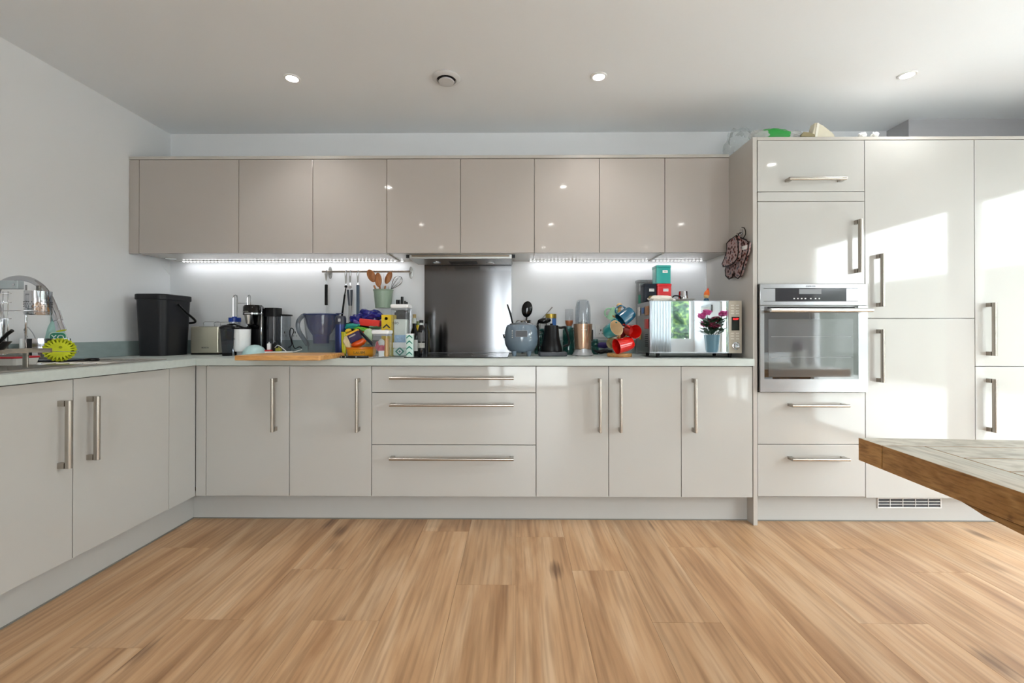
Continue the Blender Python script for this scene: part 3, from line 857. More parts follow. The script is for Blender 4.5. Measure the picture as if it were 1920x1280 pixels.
# pale blue dome
t, s, f = on('bowl', 'upturned pale blue bowl in front of the coffee machine', 'bowl', 466, 2.66)
b = B(s); b.lathe([(20.5, 0), (20.8, 2), (19.5, 9), (15, 16), (8, 20), (0, 21.2)], (0, 19, 0), 36); part('shell', b, mat('pale_blue', (176, 206, 206), 0.35, vary=0.01), t)
b = B(s); b.lathe([(21.0, 0), (21.3, 1.0), (20.8, 2)], (0, 19, 0), 36, cap=False); part('rim', b, mat('pale_blue', (176, 206, 206), 0.35, vary=0.01), t)
# tall clear cylinder with black lid
t, s, f = on('coffee_jar', 'tall clear cylinder jar with flat black lid right of the coffee machine', 'jar', 521, 2.88)
b = B(s); b.lathe([(15.5, 0), (15.5, f - 592), (14.8, f - 592), (14.8, 1), (0, 1)], (0, 16, 0), 32); part('body', b, M_GLASS, t)
b = B(s); b.lathe([(17.5, f - 592), (18.5, f - 590.5), (17.5, f - 589), (0, f - 588.5)], (0, 16, 0), 32); part('lid', b, M_BLACKG, t)
# power strip with plugs and cables
t, s, f = on('power_strip', 'white power strip with plugs in it behind the chopping board', 'power strip', 517, 2.72)
b = B(s); b.box(-26, 26, 0, 14, 0, 8, 1.2); part('body', b, M_WHITE, t)
b = B(s); b.box(-25, -9, 1, 12, 8, 10.5, 0.6); part('switch', b, mat('switch_red', (196, 40, 44), 0.4), t)
for i in range(6):
    b = B(s); b.box(-6 + i * 4.5, -3.5 + i * 4.5, -0.3, 0, 2, 3.2); part('slot', b, M_INK, t)
def plug(u, D, zb, m, lab, w=6, h=12):
    t, s, f = on('plug', lab, 'plug', u, D, WT + zb)
    b = B(s); b.rbox(-w / 2, w / 2, 0, w, 0, h, 1.2, 3, bev=0.6); part('body', b, m, t)
    b = B(s); b.cyl((0, w / 2, h), (0, w / 2, h + 3), 1.3, 0.9, 10); part('strain_relief', b, m, t)
plug(503, 2.735, 10.5 * 2.72 / FP + 0.001, M_WHITE, 'upright white plug on the white power strip')
plug(513.5, 2.74, 8 * 2.72 / FP + 0.001, M_BLACK, 'upright black plug on the white power strip', 7, 14)
plug(520.5, 2.73, 8 * 2.72 / FP + 0.001, mat('olive_plug', (150, 150, 52), 0.4), 'short olive green plug on the white power strip', 9, 6)
def cable(label, pts, m, r=0.0022, name='cable'):
    q = [at(u, v, y) for u, v, y in pts]
    for p_ in q: p_.z = max(p_.z, WT + r + 0.0008)
    b = B(); b.tube(q, r, 6, smooth_pts=5)
    return single(name, b, m, label, 'cable')
cable('thin white cable looping from the power strip to the water jug', [(513, 655, 2.745), (521, 647, 2.73), (533, 655, 2.68), (540, 660, 2.66), (556, 658, 2.66), (566, 655, 2.70)], M_WHITE)
cable('black cable loop rising behind the power strip beside the water jug', [(541, 651, 2.82), (547, 645, 2.85), (543, 625, 2.86), (546, 615, 2.86), (551, 620, 2.86), (547, 632, 2.86), (549, 645, 2.86), (553, 653, 2.86), (561, 650, 2.86), (566, 652, 2.86)], M_BLACK, 0.003)
# sockets on back wall
def socket(u, v, w, h, label):
    p_ = at(u, v, YW - 0.001)
    s = YW / FP
    t = thing('wall_socket', label, 'socket', (p_.x, YW - 0.0005, p_.z))
    b = B(s); b.rbox(-w / 2, w / 2, -3, 0, -h / 2, h / 2, 1.5, 3, axis='y', bev=0.0); part('plate', b, M_WHITE, t)
    for x in (-w / 4, w / 4):
        b = B(s); b.box(x - 3, x + 3, -3.6, -3.0, h / 2 - 7, h / 2 - 3); part('switch', b, M_WHITE, t)
        b = B(s); b.box(x - 0.8, x + 0.8, -3.3, -3.0, -1, 3); b.box(x - 3.5, x - 2, -3.3, -3.0, -6, -5); b.box(x + 2, x + 3.5, -3.3, -3.0, -6, -5); part('pin_hole', b, M_BLACK, t)
socket(545, 624, 40, 24, 'white double wall socket behind the water jug')
socket(1049, 619, 38, 24, 'white double wall socket behind the black kettle')
socket(1136, 620, 40, 24, 'white double wall socket behind the hanging mugs')
# bamboo board
t = thing('chopping_board', 'thick bamboo chopping board overhanging the worktop edge', 'chopping board', (ux(519, 2.26), 2.26, WT + 0.0006))
bw = (ux(600, 2.26) - ux(438, 2.26)) / 2
b = B(); b.rbox(-bw, bw, 0, 0.33, 0, 0.025, 0.012, 4, bev=0.002); part('board', b, M_BOARD, t)
# kitchen knife
t = thing('kitchen_knife', 'kitchen knife with black riveted handle lying by the orange bowl', 'knife', (ux(664, 2.47), 2.47, WT + 0.001), 0)
b = B(2.47 / FP); b.rbox(-28, 26, 0, 9, 0, 4, 2, 3, bev=0.8); part('handle', b, M_BLACK, t)
b = B(2.47 / FP)
for x in (-24, -16, 4): b.lathe([(1.3, 0), (1.3, 0.5), (0, 0.7)], (x, -0.2, 2), 10, M=Matrix.Rotation(PI / 2, 3, 'X'))
part('rivet', b, M_CHROME, t, stuff=True)
b = B(2.47 / FP); b.prism([(26, 1), (26, 9), (42, 12), (52, 14), (44, 4)], 'z', 1.5, 2.2); part('blade', b, M_CHROME, t)
# water filter jug
t, s, f = on('water_jug', 'clear water filter jug with blue funnel and blue lid', 'jug', 591, 2.75)
b = B(s); b.lathe([(20, 0), (24, 3), (26, 20), (30, 45), (33, f - 590), (32, f - 590), (29, 45), (25, 20), (22, 4), (0, 3)], (0, 26, 0), 40, sx=1.0, sy=0.75); part('body', b, M_GLASS, t)
b = B(s); b.lathe([(0, 22), (15, 22), (16, 38), (20, 43), (27, 56), (31, f - 590), (29.5, f - 590), (25, 56), (14, 40), (0, 39)], (0, 26, 0), 40, sy=0.72); part('funnel', b, clear('blue_plastic', (80, 104, 190), 1.2, 0.4, (44, 66, 160)), t)
b = B(s); b.lathe([(34, f - 590), (34.5, f - 588), (28, f - 586.5), (0, f - 586)], (0, 26, 0), 40, sy=0.76); b.prism([(28, f - 589), (44, f - 586), (30, f - 586)], 'y', 22, 30); part('lid', b, mat('jug_lid', (30, 44, 92), 0.3), t)
b = B(s); b.tube([(-27, 26, f - 590), (-36, 26, f - 591), (-45, 26, f - 603), (-44, 26, f - 619), (-34, 26, f - 636), (-26, 26, f - 648)], 3.0, 10, smooth_pts=5, flat=1.4); part('handle', b, clear('jug_handle', (170, 178, 186), 1.3, 0.25, (150, 160, 170)), t)
# navy bottle
t, s, f = on('water_bottle', 'navy insulated bottle with dark cap right of the water jug', 'bottle', 634.5, 2.66)
b = B(s); b.lathe([(9.5, 0), (10, 2), (10, f - 608), (0, f - 608)], (0, 11, 0), 28); part('body', b, mat('navy_metal', (42, 54, 104), 0.3, 0.5), t)
b = B(s); b.lathe([(10, f - 608), (10, f - 596), (8.5, f - 592), (0, f - 591.5)], (0, 11, 0), 28); part('cap', b, mat('cap_navy', (42, 46, 62), 0.4), t)
b = B(s); b.rbox(-1, 4, 0.2, 2, f - 603, f - 597, 0.8, 2, axis='y'); part('button', b, M_CHROME, t)
# lime tube
t, s, f = on('squeeze_tube', 'lime green squeeze tube standing on its cap beside the navy bottle', 'tube', 643, 2.60)
b = B(s); b.lathe([(3.8, 6), (4.5, 18), (5.2, 30), (5.6, f - 624), (6, f - 622), (0, f - 622)], (0, 6, 0), 20, sy=0.6); part('body', b, mat('lime', (182, 184, 30), 0.35), t)
b = B(s); b.lathe([(3.6, 0), (3.9, 6), (0, 6)], (0, 6, 0), 20, sy=0.8); part('cap', b, mat('lime_dark', (110, 120, 24), 0.35), t)

# snack pile: orange bowl and packets
t, s, f = on('bowl', 'orange-yellow oval bowl with dark lettering holding snack packets', 'bowl', 669, 2.56)
BY, BS, BF = 2.56, s, f
m_or = mat('orange_bowl', (218, 146, 24), 0.3, vary=0.04)
b = B(s); b.lathe([(22, 0), (26, 3), (27.5, 10), (28.5, 18), (27, 18), (25.5, 8), (0, 4)], (0, 26, 0), 40, sy=0.8); part('body', b, m_or, t)
b = B(s); b.lathe([(28.6, 14.5), (29.2, 15.5), (29, 18), (28.4, 18.2)], (0, 26, 0), 40, sy=0.8, cap=False); part('rim', b, mat('orange_rim', (214, 118, 16), 0.3), t)
text('lettering', 'LAUIM', 0.023, mat('bowl_ink', (58, 70, 34), 0.5, vary=0), t, (3 * s, 4.2 * s, 8.2 * s))
def packet(name, label, u, v, D, rx, ry, rz, m, rot=(0, 0, 0), amp=0.25, seed=1, freq=1.6, cat='packet'):
    p_ = at(u, v, D); s = D / FP
    M = Euler([math.radians(a) for a in rot]).to_matrix()
    b = B(s); b.blob((0, 0, 0), (rx, ry, rz), amp, freq, seed, 3, M=M)
    return single(name, b, m, label, cat, p_)
m_navy = mat('navy_bag', (24, 28, 116), 0.25, vary=0.2, vscale=30)
packet('plastic_bag', 'crumpled royal blue plastic bag on top of the snack pile', 696, 592, 2.80, 21, 14, 11, m_navy, (0, 8, 0), 0.45, 3, 2.0, 'bag')
packet('plastic_bag', 'small blue twisted bag end left of the large blue bag', 669, 599, 2.80, 13, 9, 8, m_navy, (0, 12, 0), 0.5, 5, 2.2, 'bag')
packet('cloth_pouch', 'black pouch under the blue bags in the snack pile', 672, 613, 2.84, 28, 12, 12, mat('black_cloth', (16, 16, 20), 0.8), (0, 0, 0), 0.35, 8, cat='pouch')
p_ = at(693, 605, 2.72); s = 2.72 / FP
b = B(s); b.rbox(-19, 19, -3, 6, -6.5, 6.5, 1.5, 3, axis='y', bev=0.5)
single('biscuit_packet', b, mat('red_packet', (214, 40, 26), 0.35, vary=0.08, vscale=60), 'bright red packet tucked under the blue bag', 'packet', p_, rot=(0, math.radians(6), 0))
packet('snack_packet', 'teal crumpled packet at the left of the snack pile', 660, 611, 2.70, 15, 6, 5.0, mat('teal_packet', (24, 140, 130), 0.3, vary=0.15, vscale=40), (0, -8, 0), 0.4, 11)
packet('snack_packet', 'bright green packet in the middle of the snack pile', 678, 617.5, 2.70, 14, 6, 4.6, mat('green_packet', (84, 168, 36), 0.3, vary=0.1), (0, 6, 0), 0.4, 13)
packet('snack_packet', 'small red-orange packet just below the green packet', 681, 625, 2.70, 9, 5, 4.5, mat('scarlet_packet', (210, 56, 22), 0.3), (0, 0, 0), 0.3, 14)
packet('snack_packet', 'dark green flat packet beside the yellow box', 704, 613.5, 2.72, 12, 6, 3.0, mat('forest_packet', (44, 88, 52), 0.4), (0, 4, 0), 0.4, 15)
packet('snack_packet', 'magenta packet corner next to the yellow box', 712, 606, 2.74, 5, 5, 6, mat('magenta_packet', (130, 40, 84), 0.4), (0, 0, 0), 0.3, 16)
packet('pouch', 'pale green floral pouch behind the short clear container', 690, 630, 2.68, 9.5, 5, 15, mat('floral_pouch', (178, 200, 168), 0.5, vary=0.12, vscale=70), (0, 8, 0), 0.12, 17, cat='pouch')
packet('snack_packet', 'orange crisp packet lying in the orange bowl', 672, 642.5, 2.60, 14, 7, 7.5, mat('crisp_orange', (216, 82, 20), 0.3, vary=0.06), (0, -18, 0), 0.3, 19)
p_ = at(669, 643, 2.555); b = B(s); b.lathe([(4.2, 0), (4.2, 0.6), (0, 0.6)], (0, 0, 0), 20, M=Matrix.Rotation(PI / 2, 3, 'X'), sx=1, sy=0.7)
packet('snack_packet', 'cream packet at the left edge of the orange bowl', 652, 640, 2.60, 8.5, 5, 12, mat('cream_packet', (214, 198, 158), 0.4, vary=0.08, vscale=50), (0, -10, 0), 0.3, 21)
p_ = at(663, 631, 2.57); s = 2.57 / FP
t = thing('tea_box', 'tilted dark purple carton with yellow end in the orange bowl', 'box', p_, rot=(0, math.radians(-26), 0))
b = B(s); b.box(-11, 12, 0, 8, -9, 7, 0.4); part('carton', b, mat('purple_carton', (42, 26, 74), 0.4, vary=0.05), t)
b = B(s); b.box(-11.2, 12.2, -0.3, 8.3, 7, 10.5, 0.4); part('flap', b, mat('yellow_carton', (226, 172, 34), 0.4), t)
b = B(s); b.box(-8, 5, -0.3, 0, 1.5, 4); part('print', b, mat('grey_print', (168, 160, 160), 0.5), t)
p_ = at(684, 632, 2.62); s = 2.62 / FP
b = B(s); b.box(-22, 22, 0, 9, -1.8, 1.8, 0.3)
single('booklet', b, mat('dark_booklet', (20, 28, 48), 0.4, ior=1.32, vary=0.05), 'thin dark blue booklet leaning diagonally across the snack pile', 'booklet', p_, rot=(0, math.radians(46), 0))
packet('snack_packet', 'small yellow packet corner under the teal packet', 653, 620, 2.66, 6, 5, 4, mat('yellow_packet', (220, 178, 40), 0.4), (0, -20, 0), 0.3, 61)
packet('snack_packet', 'small violet packet tucked between the blue bags and teal packet', 668, 604, 2.70, 6, 4, 3.5, mat('violet_packet', (90, 60, 140), 0.4), (0, 14, 0), 0.4, 62)
# yellow box
t, s, f = on('carton', 'tall yellow carton standing left of the tall clear container', 'box', 724, 2.72)
b = B(s); b.box(-9, 13, 0, 24, 0, f - 590, 0.4); part('carton_body', b, mat('yellow_box', (232, 196, 20), 0.4, vary=0.02), t)
b = B(s); b.prism([(-7, f - 614), (1, f - 607), (8, f - 614), (6, f - 615.5), (1, f - 610.5), (-5, f - 615.5)], 'y', -0.3, 0); part('print', b, M_INK, t)
b = B(s); b.lathe([(3, -0.2), (3, 0)], (0, 0, f - 597), 14, M=Matrix.Rotation(PI / 2, 3, 'X')); part('emblem', b, mat('olive_print', (150, 140, 40), 0.5), t)
b = B(s); b.box(-2, 4, -0.3, 0, f - 630, f - 617); part('picture', b, mat('grey_print', (168, 160, 160), 0.5), t)
# knife block
t, s, f = on('knife_block', 'black-handled kitchen knives in a dark block behind the tall container', 'knife block', 750, 2.88)
b = B(s); b.rbox(-11, 12, 0, 24, 0, f - 585, 2, 3, bev=1); part('block', b, M_BLACK, t)
for x, h, w in ((-8, 566, 3), (-4, 566, 2.4), (1.5, 560, 3.6), (7, 568, 2.2), (10.5, 570, 2)):
    b = B(s); b.rbox(x - w * 0.7, x + w * 0.7, 8, 13, f - 586, f - h + 5, 1, 3, bev=0.6); part('knife_handle', b, M_BLACKG, t)
# tall clear container
def container(u, D, w, dp, vtop, label, inner):
    t, s, f = on('food_container', label, 'container', u, D)
    H_ = f - vtop
    b = B(s); b.rbox(-w, w, 0, dp, 0, H_ - 8, 4, 4, taper=0.93)
    b.bm.faces.ensure_lookup_table()
    part('body', b, M_GLASS, t)
    b = B(s); b.rbox(-w - 0.8, w + 0.8, -0.8, dp + 0.8, H_ - 7, H_, 4, 5, bev=1.2); part('lid', b, M_WHITE, t)
    b = B(s); b.rbox(-w + 0.6, w - 0.6, 0.6, dp - 0.6, H_ - 10.5, H_ - 7.2, 3.5, 4); part('seal', b, mat('seal_grey', (150, 152, 156), 0.5), t)
    inner(t, s, f, H_)
    return t
def inner_tall(t, s, f, H_):
    b = B(s); b.rbox(-12, 13, 5, 24, 1, H_ - 28, 3, 3, bev=1.5); part('paper_bag', b, mat('bag_paper', (206, 214, 206), 0.6, vary=0.05), t)
    b = B(s); b.box(-10, 11, 4.2, 5, f - 646, f - 628); part('picture', b, mat('sky_print', (150, 184, 214), 0.5, vary=0.2, vscale=60), t)
    b = B(s); b.box(-13, 14, 3.6, 4.6, f - 652, f - 642); part('band', b, M_PAPER, t)
    b = B(s); b.prism([(-4, f - 578), (9, f - 578), (9, f - 592), (2.5, f - 587), (-4, f - 592)], 'y', 4.0, 4.6); part('tag', b, M_INK, t)
    text('lettering', 'nio', 0.030, M_INK, t, (-8 * s, 4 * s, (f - 605) * s))
    for x in (0, ):
        b = B(s); b.prism([(-12, f - 654), (12, f - 654), (12, 3), (-12, 3)], 'y', 4.0, 4.6); part('teal_card', b, mat('teal_card', (206, 226, 218), 0.5), t)
        b = B(s); b.prism([(0, 19), (9, 10), (0, 1.5), (-9, 10)], 'y', 3.6, 4.0); part('diamond', b, mat('teal_ink', (14, 122, 104), 0.5), t)
        b = B(s); b.prism([(0, 15), (5, 10), (0, 5), (-5, 10)], 'y', 3.3, 3.6); part('diamond', b, M_WHITE, t)
        b = B(s); b.prism([(0, 12.5), (2.6, 10), (0, 7.5), (-2.6, 10)], 'y', 3.0, 3.3); part('diamond', b, mat('teal_ink', (14, 122, 104), 0.5), t)
container(748.5, 2.60, 16.5, 32, 570, 'tall clear food container with white lid, the tallest thing left of the hob', inner_tall)
def inner_short(t, s, f, H_):
    b = B(s); b.blob((-2, 14, 20), (10, 8, 11), 0.4, 2, 3, 3); part('snack_wrapper', b, mat('pink_wrap', (178, 60, 78), 0.35, vary=0.25, vscale=50), t)
    b = B(s); b.blob((0, 9, 28), (6, 4, 7), 0.25, 2, 5, 3); part('snack_wrapper', b, mat('grey_wrap', (196, 200, 198), 0.35, vary=0.1), t)
    b = B(s); b.rbox(6, 12, 8, 20, 2, H_ - 16, 2, 3); part('stick_pack', b, mat('amber_wrap', (206, 150, 66), 0.4), t)
    b = B(s); b.rbox(-4, 6, 3, 8, 2, 13, 1.5, 3); part('label', b, M_PAPER, t)
container(712.5, 2.50, 16, 28, 619, 'short clear food container with white lid beside the orange bowl', inner_short)
t, s, f = on('candle', 'small pale yellow candle jar at the foot of the tall container', 'candle', 731, 2.62)
b = B(s); b.lathe([(5, 0), (5, 17), (0, 17)], (0, 20, 0), 18); part('wax', b, mat('pale_yellow', (226, 216, 110), 0.4), t)
b = B(s); b.cyl((0, 20, 17), (0, 20, 19), 0.4, seg=6); part('wick', b, M_INK, t)
# patterned tin
t, s, f = on('patterned_tin', 'slim white tin with teal diamond pattern beside the tall container', 'tin', 767.5, 2.56)
b = B(s); b.rbox(-6, 6.5, 0, 12, 0, f - 628, 1.5, 3); part('body', b, mat('tin_pattern_white', (206, 228, 220), 0.4), t)
b = B(s); b.rbox(-6.2, 6.7, -0.2, 12.2, f - 628, f - 625.5, 1.5, 3); part('lid', b, M_WHITE, t)
for i in range(4):
    zc_ = 6 + i * 10.5
    b = B(s); b.prism([(-5.5, zc_), (0, zc_ + 5), (5.5, zc_), (5.5, zc_ - 2.5), (0, zc_ + 2), (-5.5, zc_ - 2.5)], 'y', -0.3, 0); part('chevron', b, mat('teal_ink', (14, 122, 104), 0.5), t)
# bottles
t, s, f = on('wine_bottle', 'corked clear-necked dark bottle with white label behind the patterned tin', 'bottle', 775, 2.80)
b = B(s); b.lathe([(8, 0), (8.5, 2), (8.5, f - 632), (6.5, f - 622), (3.8, f - 614), (3.6, f - 600), (0, f - 600)], (0, 9, 0), 24); part('glass', b, mat('dark_glass', (14, 16, 18), 0.1, ior=1.35), t)
b = B(s); b.lathe([(4.0, f - 606), (4.2, f - 596), (0, f - 596)], (0, 9, 0), 20); part('collar', b, mat('pale_collar', (178, 184, 180), 0.3), t)
b = B(s); b.lathe([(3.2, f - 597), (3.4, f - 589), (0, f - 588.5)], (0, 9, 0), 18); part('cork', b, mat('cork', (156, 136, 92), 0.7), t)
b = B(s); b.lathe([(8.8, f - 658), (8.8, f - 637)], (0, 9, 0), 24, cap=False); part('label', b, M_PAPER, t)
t, s, f = on('oil_bottle', 'yellow olive oil bottle, palest of the bottles left of the splashback', 'bottle', 782, 2.88)
b = B(s); b.lathe([(7.5, 0), (7.5, f - 624), (5, f - 614), (4.6, f - 609), (0, f - 609)], (0, 8, 0), 20); part('glass', b, mat('oil_yellow', (196, 172, 30), 0.1, coat=0.4), t)
b = B(s); b.lathe([(3.6, f - 609), (3.6, f - 602), (0, f - 602)], (0, 8, 0), 16); part('cap', b, mat('oil_cap', (84, 96, 40), 0.4), t)
t, s, f = on('sauce_bottle', 'slim dark bottle with black cap standing nearest the steel splashback', 'bottle', 788.5, 2.58)
b = B(s); b.lathe([(6.2, 0), (6.6, 2), (6.6, f - 620), (5, f - 613), (3.6, f - 608), (3.6, f - 606), (0, f - 606)], (0, 7, 0), 24); part('glass', b, M_BLACKG, t)
b = B(s); b.lathe([(3.9, f - 613), (3.9, f - 605)], (0, 7, 0), 20, cap=False); part('neck_label', b, mat('neck_grey', (170, 176, 176), 0.4), t)
b = B(s); b.lathe([(3.8, f - 605), (3.8, f - 600), (0, f - 600)], (0, 7, 0), 20); part('cap', b, M_BLACK, t)
b = B(s); b.lathe([(6.8, f - 652), (6.8, f - 643)], (0, 7, 0), 24, cap=False); part('label', b, mat('label_grey', (150, 150, 146), 0.5), t)
b = B(s); b.lathe([(6.75, f - 640), (6.75, f - 623)], (0, 7, 0), 24, cap=False); part('label', b, mat('label_dark', (70, 70, 72), 0.5, vary=0.3, vscale=90), t)
t, s, f = on('sauce_bottle', 'narrow black bottle half hidden against the splashback edge', 'bottle', 797, 2.74)
b = B(s); b.lathe([(5, 0), (5, f - 625), (2.5, f - 614), (2.5, f - 610), (0, f - 610)], (0, 6, 0), 18); part('glass', b, M_BLACK, t)
b = B(s); b.lathe([(2.8, f - 611), (2.8, f - 606), (0, f - 606)], (0, 6, 0), 14); part('cap', b, M_CHAR, t)

# ================================================================== rail and hanging tools
ry = 2.985
zr = vz(508.5, ry)
ra, rb = ux(604, ry), ux(769, ry)
t = thing('utensil_rail', 'steel rail on the wall holding hanging utensils left of the splashback', 'rail', ((ra + rb) / 2, ry, zr))
hw = (rb - ra) / 2
b = B(); b.tube([(-hw, 0, 0), (hw, 0, 0)], 0.0068, 12); part('bar', b, M_HANDLE, t)
s = ry / FP
for u in (612, 766.5):
    x = ux(u, ry) - (ra + rb) / 2
    b = B(s); b.lathe([(3.6, 0), (3.6, 2.0), (0, 2.6)], (x / s, (YW - 0.001 - ry) / s, 0), 20, M=Matrix.Rotation(PI / 2, 3, 'X') @ Matrix.Diagonal((1, 3.3, 1))); b.cyl((x / s, (YW - 0.003 - ry) / s, 0), (x / s, 0, 0), 2.0, seg=12); part('bracket', b, M_DULL, t)
def hung(name, label, u, build, cat='utensil', group=None):
    t = thing(name, label, cat, (ux(u, ry), ry, zr), 0, group)
    s = ry / FP; f = 508.5
    b = B(s); b.tube([(0, 2.6, -0.6), (0, 1.5, 2.0), (0, -1.0, 2.4), (0, -2.9, 0.5), (0, -2.9, -4), (0, -2.4, -18), (0, -2.4, -26)], 0.7, 6); part('hook', b, M_CHROME, t)
    build(t, s, f)
    return t
def ladle(t, s, f):
    b = B(s); b.prism([(-3, f - 512), (3.5, f - 512), (1, f - 526), (-0.6, f - 526)], 'y', -3.4, -2.8); part('tag', b, M_DULL, t)
    b = B(s); b.rbox(-2.4, 3.2, -4.5, -1.5, f - 572, f - 533, 1.2, 3, bev=0.8); part('handle', b, M_BLACK, t)
    b = B(s); b.cyl((0.6, -2.8, f - 572), (0.6, -2.8, f - 600), 0.9, seg=8); b.blob((0.6, -2.8, f - 604), (6, 2, 6), 0, sub=2); part('shaft', b, M_DULL, t)
hung('ladle', 'black-handled steel utensil hanging at the left end of the rail', 612.5, ladle)
def spat(t, s, f):
    b = B(s); b.prism([(-2.5, f - 512), (2.5, f - 512), (1, f - 532), (-1, f - 532)], 'y', -3.4, -2.8); part('tag', b, M_DULL, t)
    b = B(s); b.lathe([(2.6, -1), (2.6, 1)], (0.2, -3, f - 537), 14, M=Matrix.Rotation(PI / 2, 3, 'X')); part('ring', b, M_BLACK, t)
    b = B(s); b.tube([(0, -3, f - 540), (-2, -3, f - 552)], 1.2, 8); b.tube([(-2, -3, f - 552), (-7.5, -3, f - 594)], 1.8, 8); part('handle', b, M_BLACK, t)
hung('spatula', 'slender black utensil hanging aslant, second on the rail', 649.5, spat)
def tongs(t, s, f):
    b = B(s); b.prism([(-2.5, f - 512), (2.5, f - 512), (1, f - 530), (-1, f - 530)], 'y', -3.4, -2.8); part('tag', b, M_DULL, t)
    for q in (-1, 1):
        b = B(s); b.prism([(-1 + q * 3 - 2.4, f - 543), (-1 + q * 3 + 2.4, f - 543), (0 + q * 1.6 + 1.5, f - 573), (0 + q * 1.6 - 1.5, f - 573)], 'y', -3 + q, -1.8 + q, 0.3); part('grip', b, mat('slate_rubber', (58, 66, 78), 0.5), t)
        b = B(s); b.prism([(q * 1.6 - 1.3, f - 573), (q * 1.6 + 1.3, f - 573), (-1 + q * 0.8 + 0.8, f - 606), (-1 + q * 0.8 - 0.8, f - 606)], 'y', -3 + q, -2.2 + q); part('arm', b, M_DULL, t)
    b = B(s); b.lathe([(3, -1), (3, 1)], (0, -3, f - 538), 14, M=Matrix.Rotation(PI / 2, 3, 'X')); part('hinge', b, M_CHROME, t)
hung('tongs', 'steel tongs with slate grey grips hanging on the rail', 657.5, tongs)
def turner(t, s, f):
    b = B(s); b.prism([(-2.5, f - 512), (2.5, f - 512), (0.8, f - 530), (-0.8, f - 530)], 'y', -3.4, -2.8); part('tag', b, M_DULL, t)
    b = B(s); b.rbox(-2.8, 3.0, -4.2, -1.8, f - 592, f - 534, 1, 3, bev=0.5); part('handle', b, mat('steel_blue', (62, 82, 104), 0.45), t)
    b = B(s); b.cyl((0, -3, f - 592), (0, -3, f - 610), 1, seg=8); part('shaft', b, M_DULL, t)
hung('fish_slice', 'straight slate blue utensil hanging nearest the green pot', 672, turner)
# green pot with spoons and whisk
t = thing('hanging_pot', 'sage green utensil pot hung from the rail', 'pot', (ux(718.5, 2.955), 2.955, vz(577, 2.955)))
s = 2.955 / FP; f = 577
b = B(s); b.lathe([(0, 1), (13.4, 1), (16.8, f - 545), (17.6, f - 545), (14.4, 0), (0, 0)], (0, 0, 0), 40, cap=False); b.lathe([(17.4, f - 546), (18.6, f - 544), (18.4, f - 542.5), (17, f - 543.5)], (0, 0, 0), 40, cap=False)
part('body', b, mat('sage_enamel', (142, 162, 142), 0.35), t)
b = B(s)
for q in (-1, 1): b.tube([(q * 5, 17, f - 543), (q * 5, 13, f - 520), (q * 5, 10.5, f - 506), (q * 5, 7, f - 506)], 0.5, 6)
part('hanger', b, M_CHROME, t)
def spoon(label, pts, head, r, hz_, yy, tilt):
    p_ = at(718.5, 577, 2.955); o = Vector((ux(718.5, 2.955), 2.955, vz(577, 2.955))); s = 2.955 / FP
    t = thing('wooden_spoon', label, 'spoon', o, 0, 'wooden spoons in the green pot')
    (u0, v0), (u1, v1) = pts
    b = B(s); b.tube([(u0 - 718.5, yy, 577 - v0), (u1 - 718.5, yy, 577 - v1)], 1.7, 8); part('handle', b, M_SPOON, t)
    M = Matrix.Rotation(math.radians(tilt), 3, 'Y')
    b = B(s); b.blob((head[0] - 718.5, yy - 1, 577 - head[1]), (r, 2.0, hz_), 0, sub=3, M=M); part('head', b, M_SPOON, t)
spoon('broad wooden spoon leaning left in the green pot', ((713, 562), (702, 535)), (697.5, 517), 7.5, 13, -3, -28)
spoon('dark wooden spoon standing in the middle of the green pot', ((717, 565), (713, 530)), (711.5, 525), 6.4, 13.5, -7, -4)
spoon('wooden spoon leaning right in the green pot', ((716, 565), (722, 535)), (728, 520), 6.0, 12.5, 2, 24)
t = thing('whisk', 'steel balloon whisk leaning right in the green pot', 'whisk', (ux(718.5, 2.955), 2.955, vz(577, 2.955)))
s = 2.955 / FP
b = B(s); b.tube([(6, 5, 12), (13, 6, 36)], 1.3, 8); part('handle', b, M_DULL, t)
b = B(s)
d_ = Vector((0.60, 0.1, 0.80)).normalized(); e1 = Vector((0.80, 0, -0.60)).normalized(); e2 = d_.cross(e1)
for k in range(4):
    a = PI * k / 4; e = e1 * math.cos(a) + e2 * math.sin(a); o = Vector((13, 6, 36))
    b.tube([o, o + d_ * 9 + e * 5, o + d_ * 20 + e * 8.5, o + d_ * 27 + e * 6, o + d_ * 30, o + d_ * 27 - e * 6, o + d_ * 20 - e * 8.5, o + d_ * 9 - e * 5, o], 0.35, 5, smooth_pts=4)
part('wires', b, M_CHROME, t, stuff=True)

# ================================================================== right of the hob
t, s, f = on('multi_cooker', 'round slate blue multi-cooker with display, on four short feet', 'multi-cooker', 978, 2.64)
b = B(s); b.lathe([(18, 7), (26, 11), (31.5, 22), (33, 33), (32, 45), (29.5, 56), (27, f - 608.5), (0, f - 608)], (0, 31, 0), 48); part('body', b, mat('slate_gloss', (104, 120, 134), 0.12, coat=0.5, vary=0.01), t)
b = B(s); b.lathe([(24, f - 608.5), (22, f - 606), (10, f - 604), (0, f - 603.5)], (0, 31, 0), 40); part('lid', b, mat('lid_grey', (130, 136, 142), 0.2, 0.5), t)
b = B(s); b.tube([(-10, 31, f - 606), (-8, 31, f - 601), (8, 31, f - 601), (10, 31, f - 606)], 1.2, 8, smooth_pts=4); part('lid_handle', b, M_CHROME, t)
b = B(s); b.rbox(-31.5, 31.5, 29, 33, 45, 47, 0.5, 2); part('seam', b, M_CHAR, t)
for x, y in ((-14, 12), (14, 12), (-14, 48), (14, 48)):
    b = B(s); b.lathe([(3.2, 0), (5.5, 10), (0, 11)], (x, y, 0), 16); part('foot', b, mat('slate_gloss', (104, 120, 134), 0.12), t)
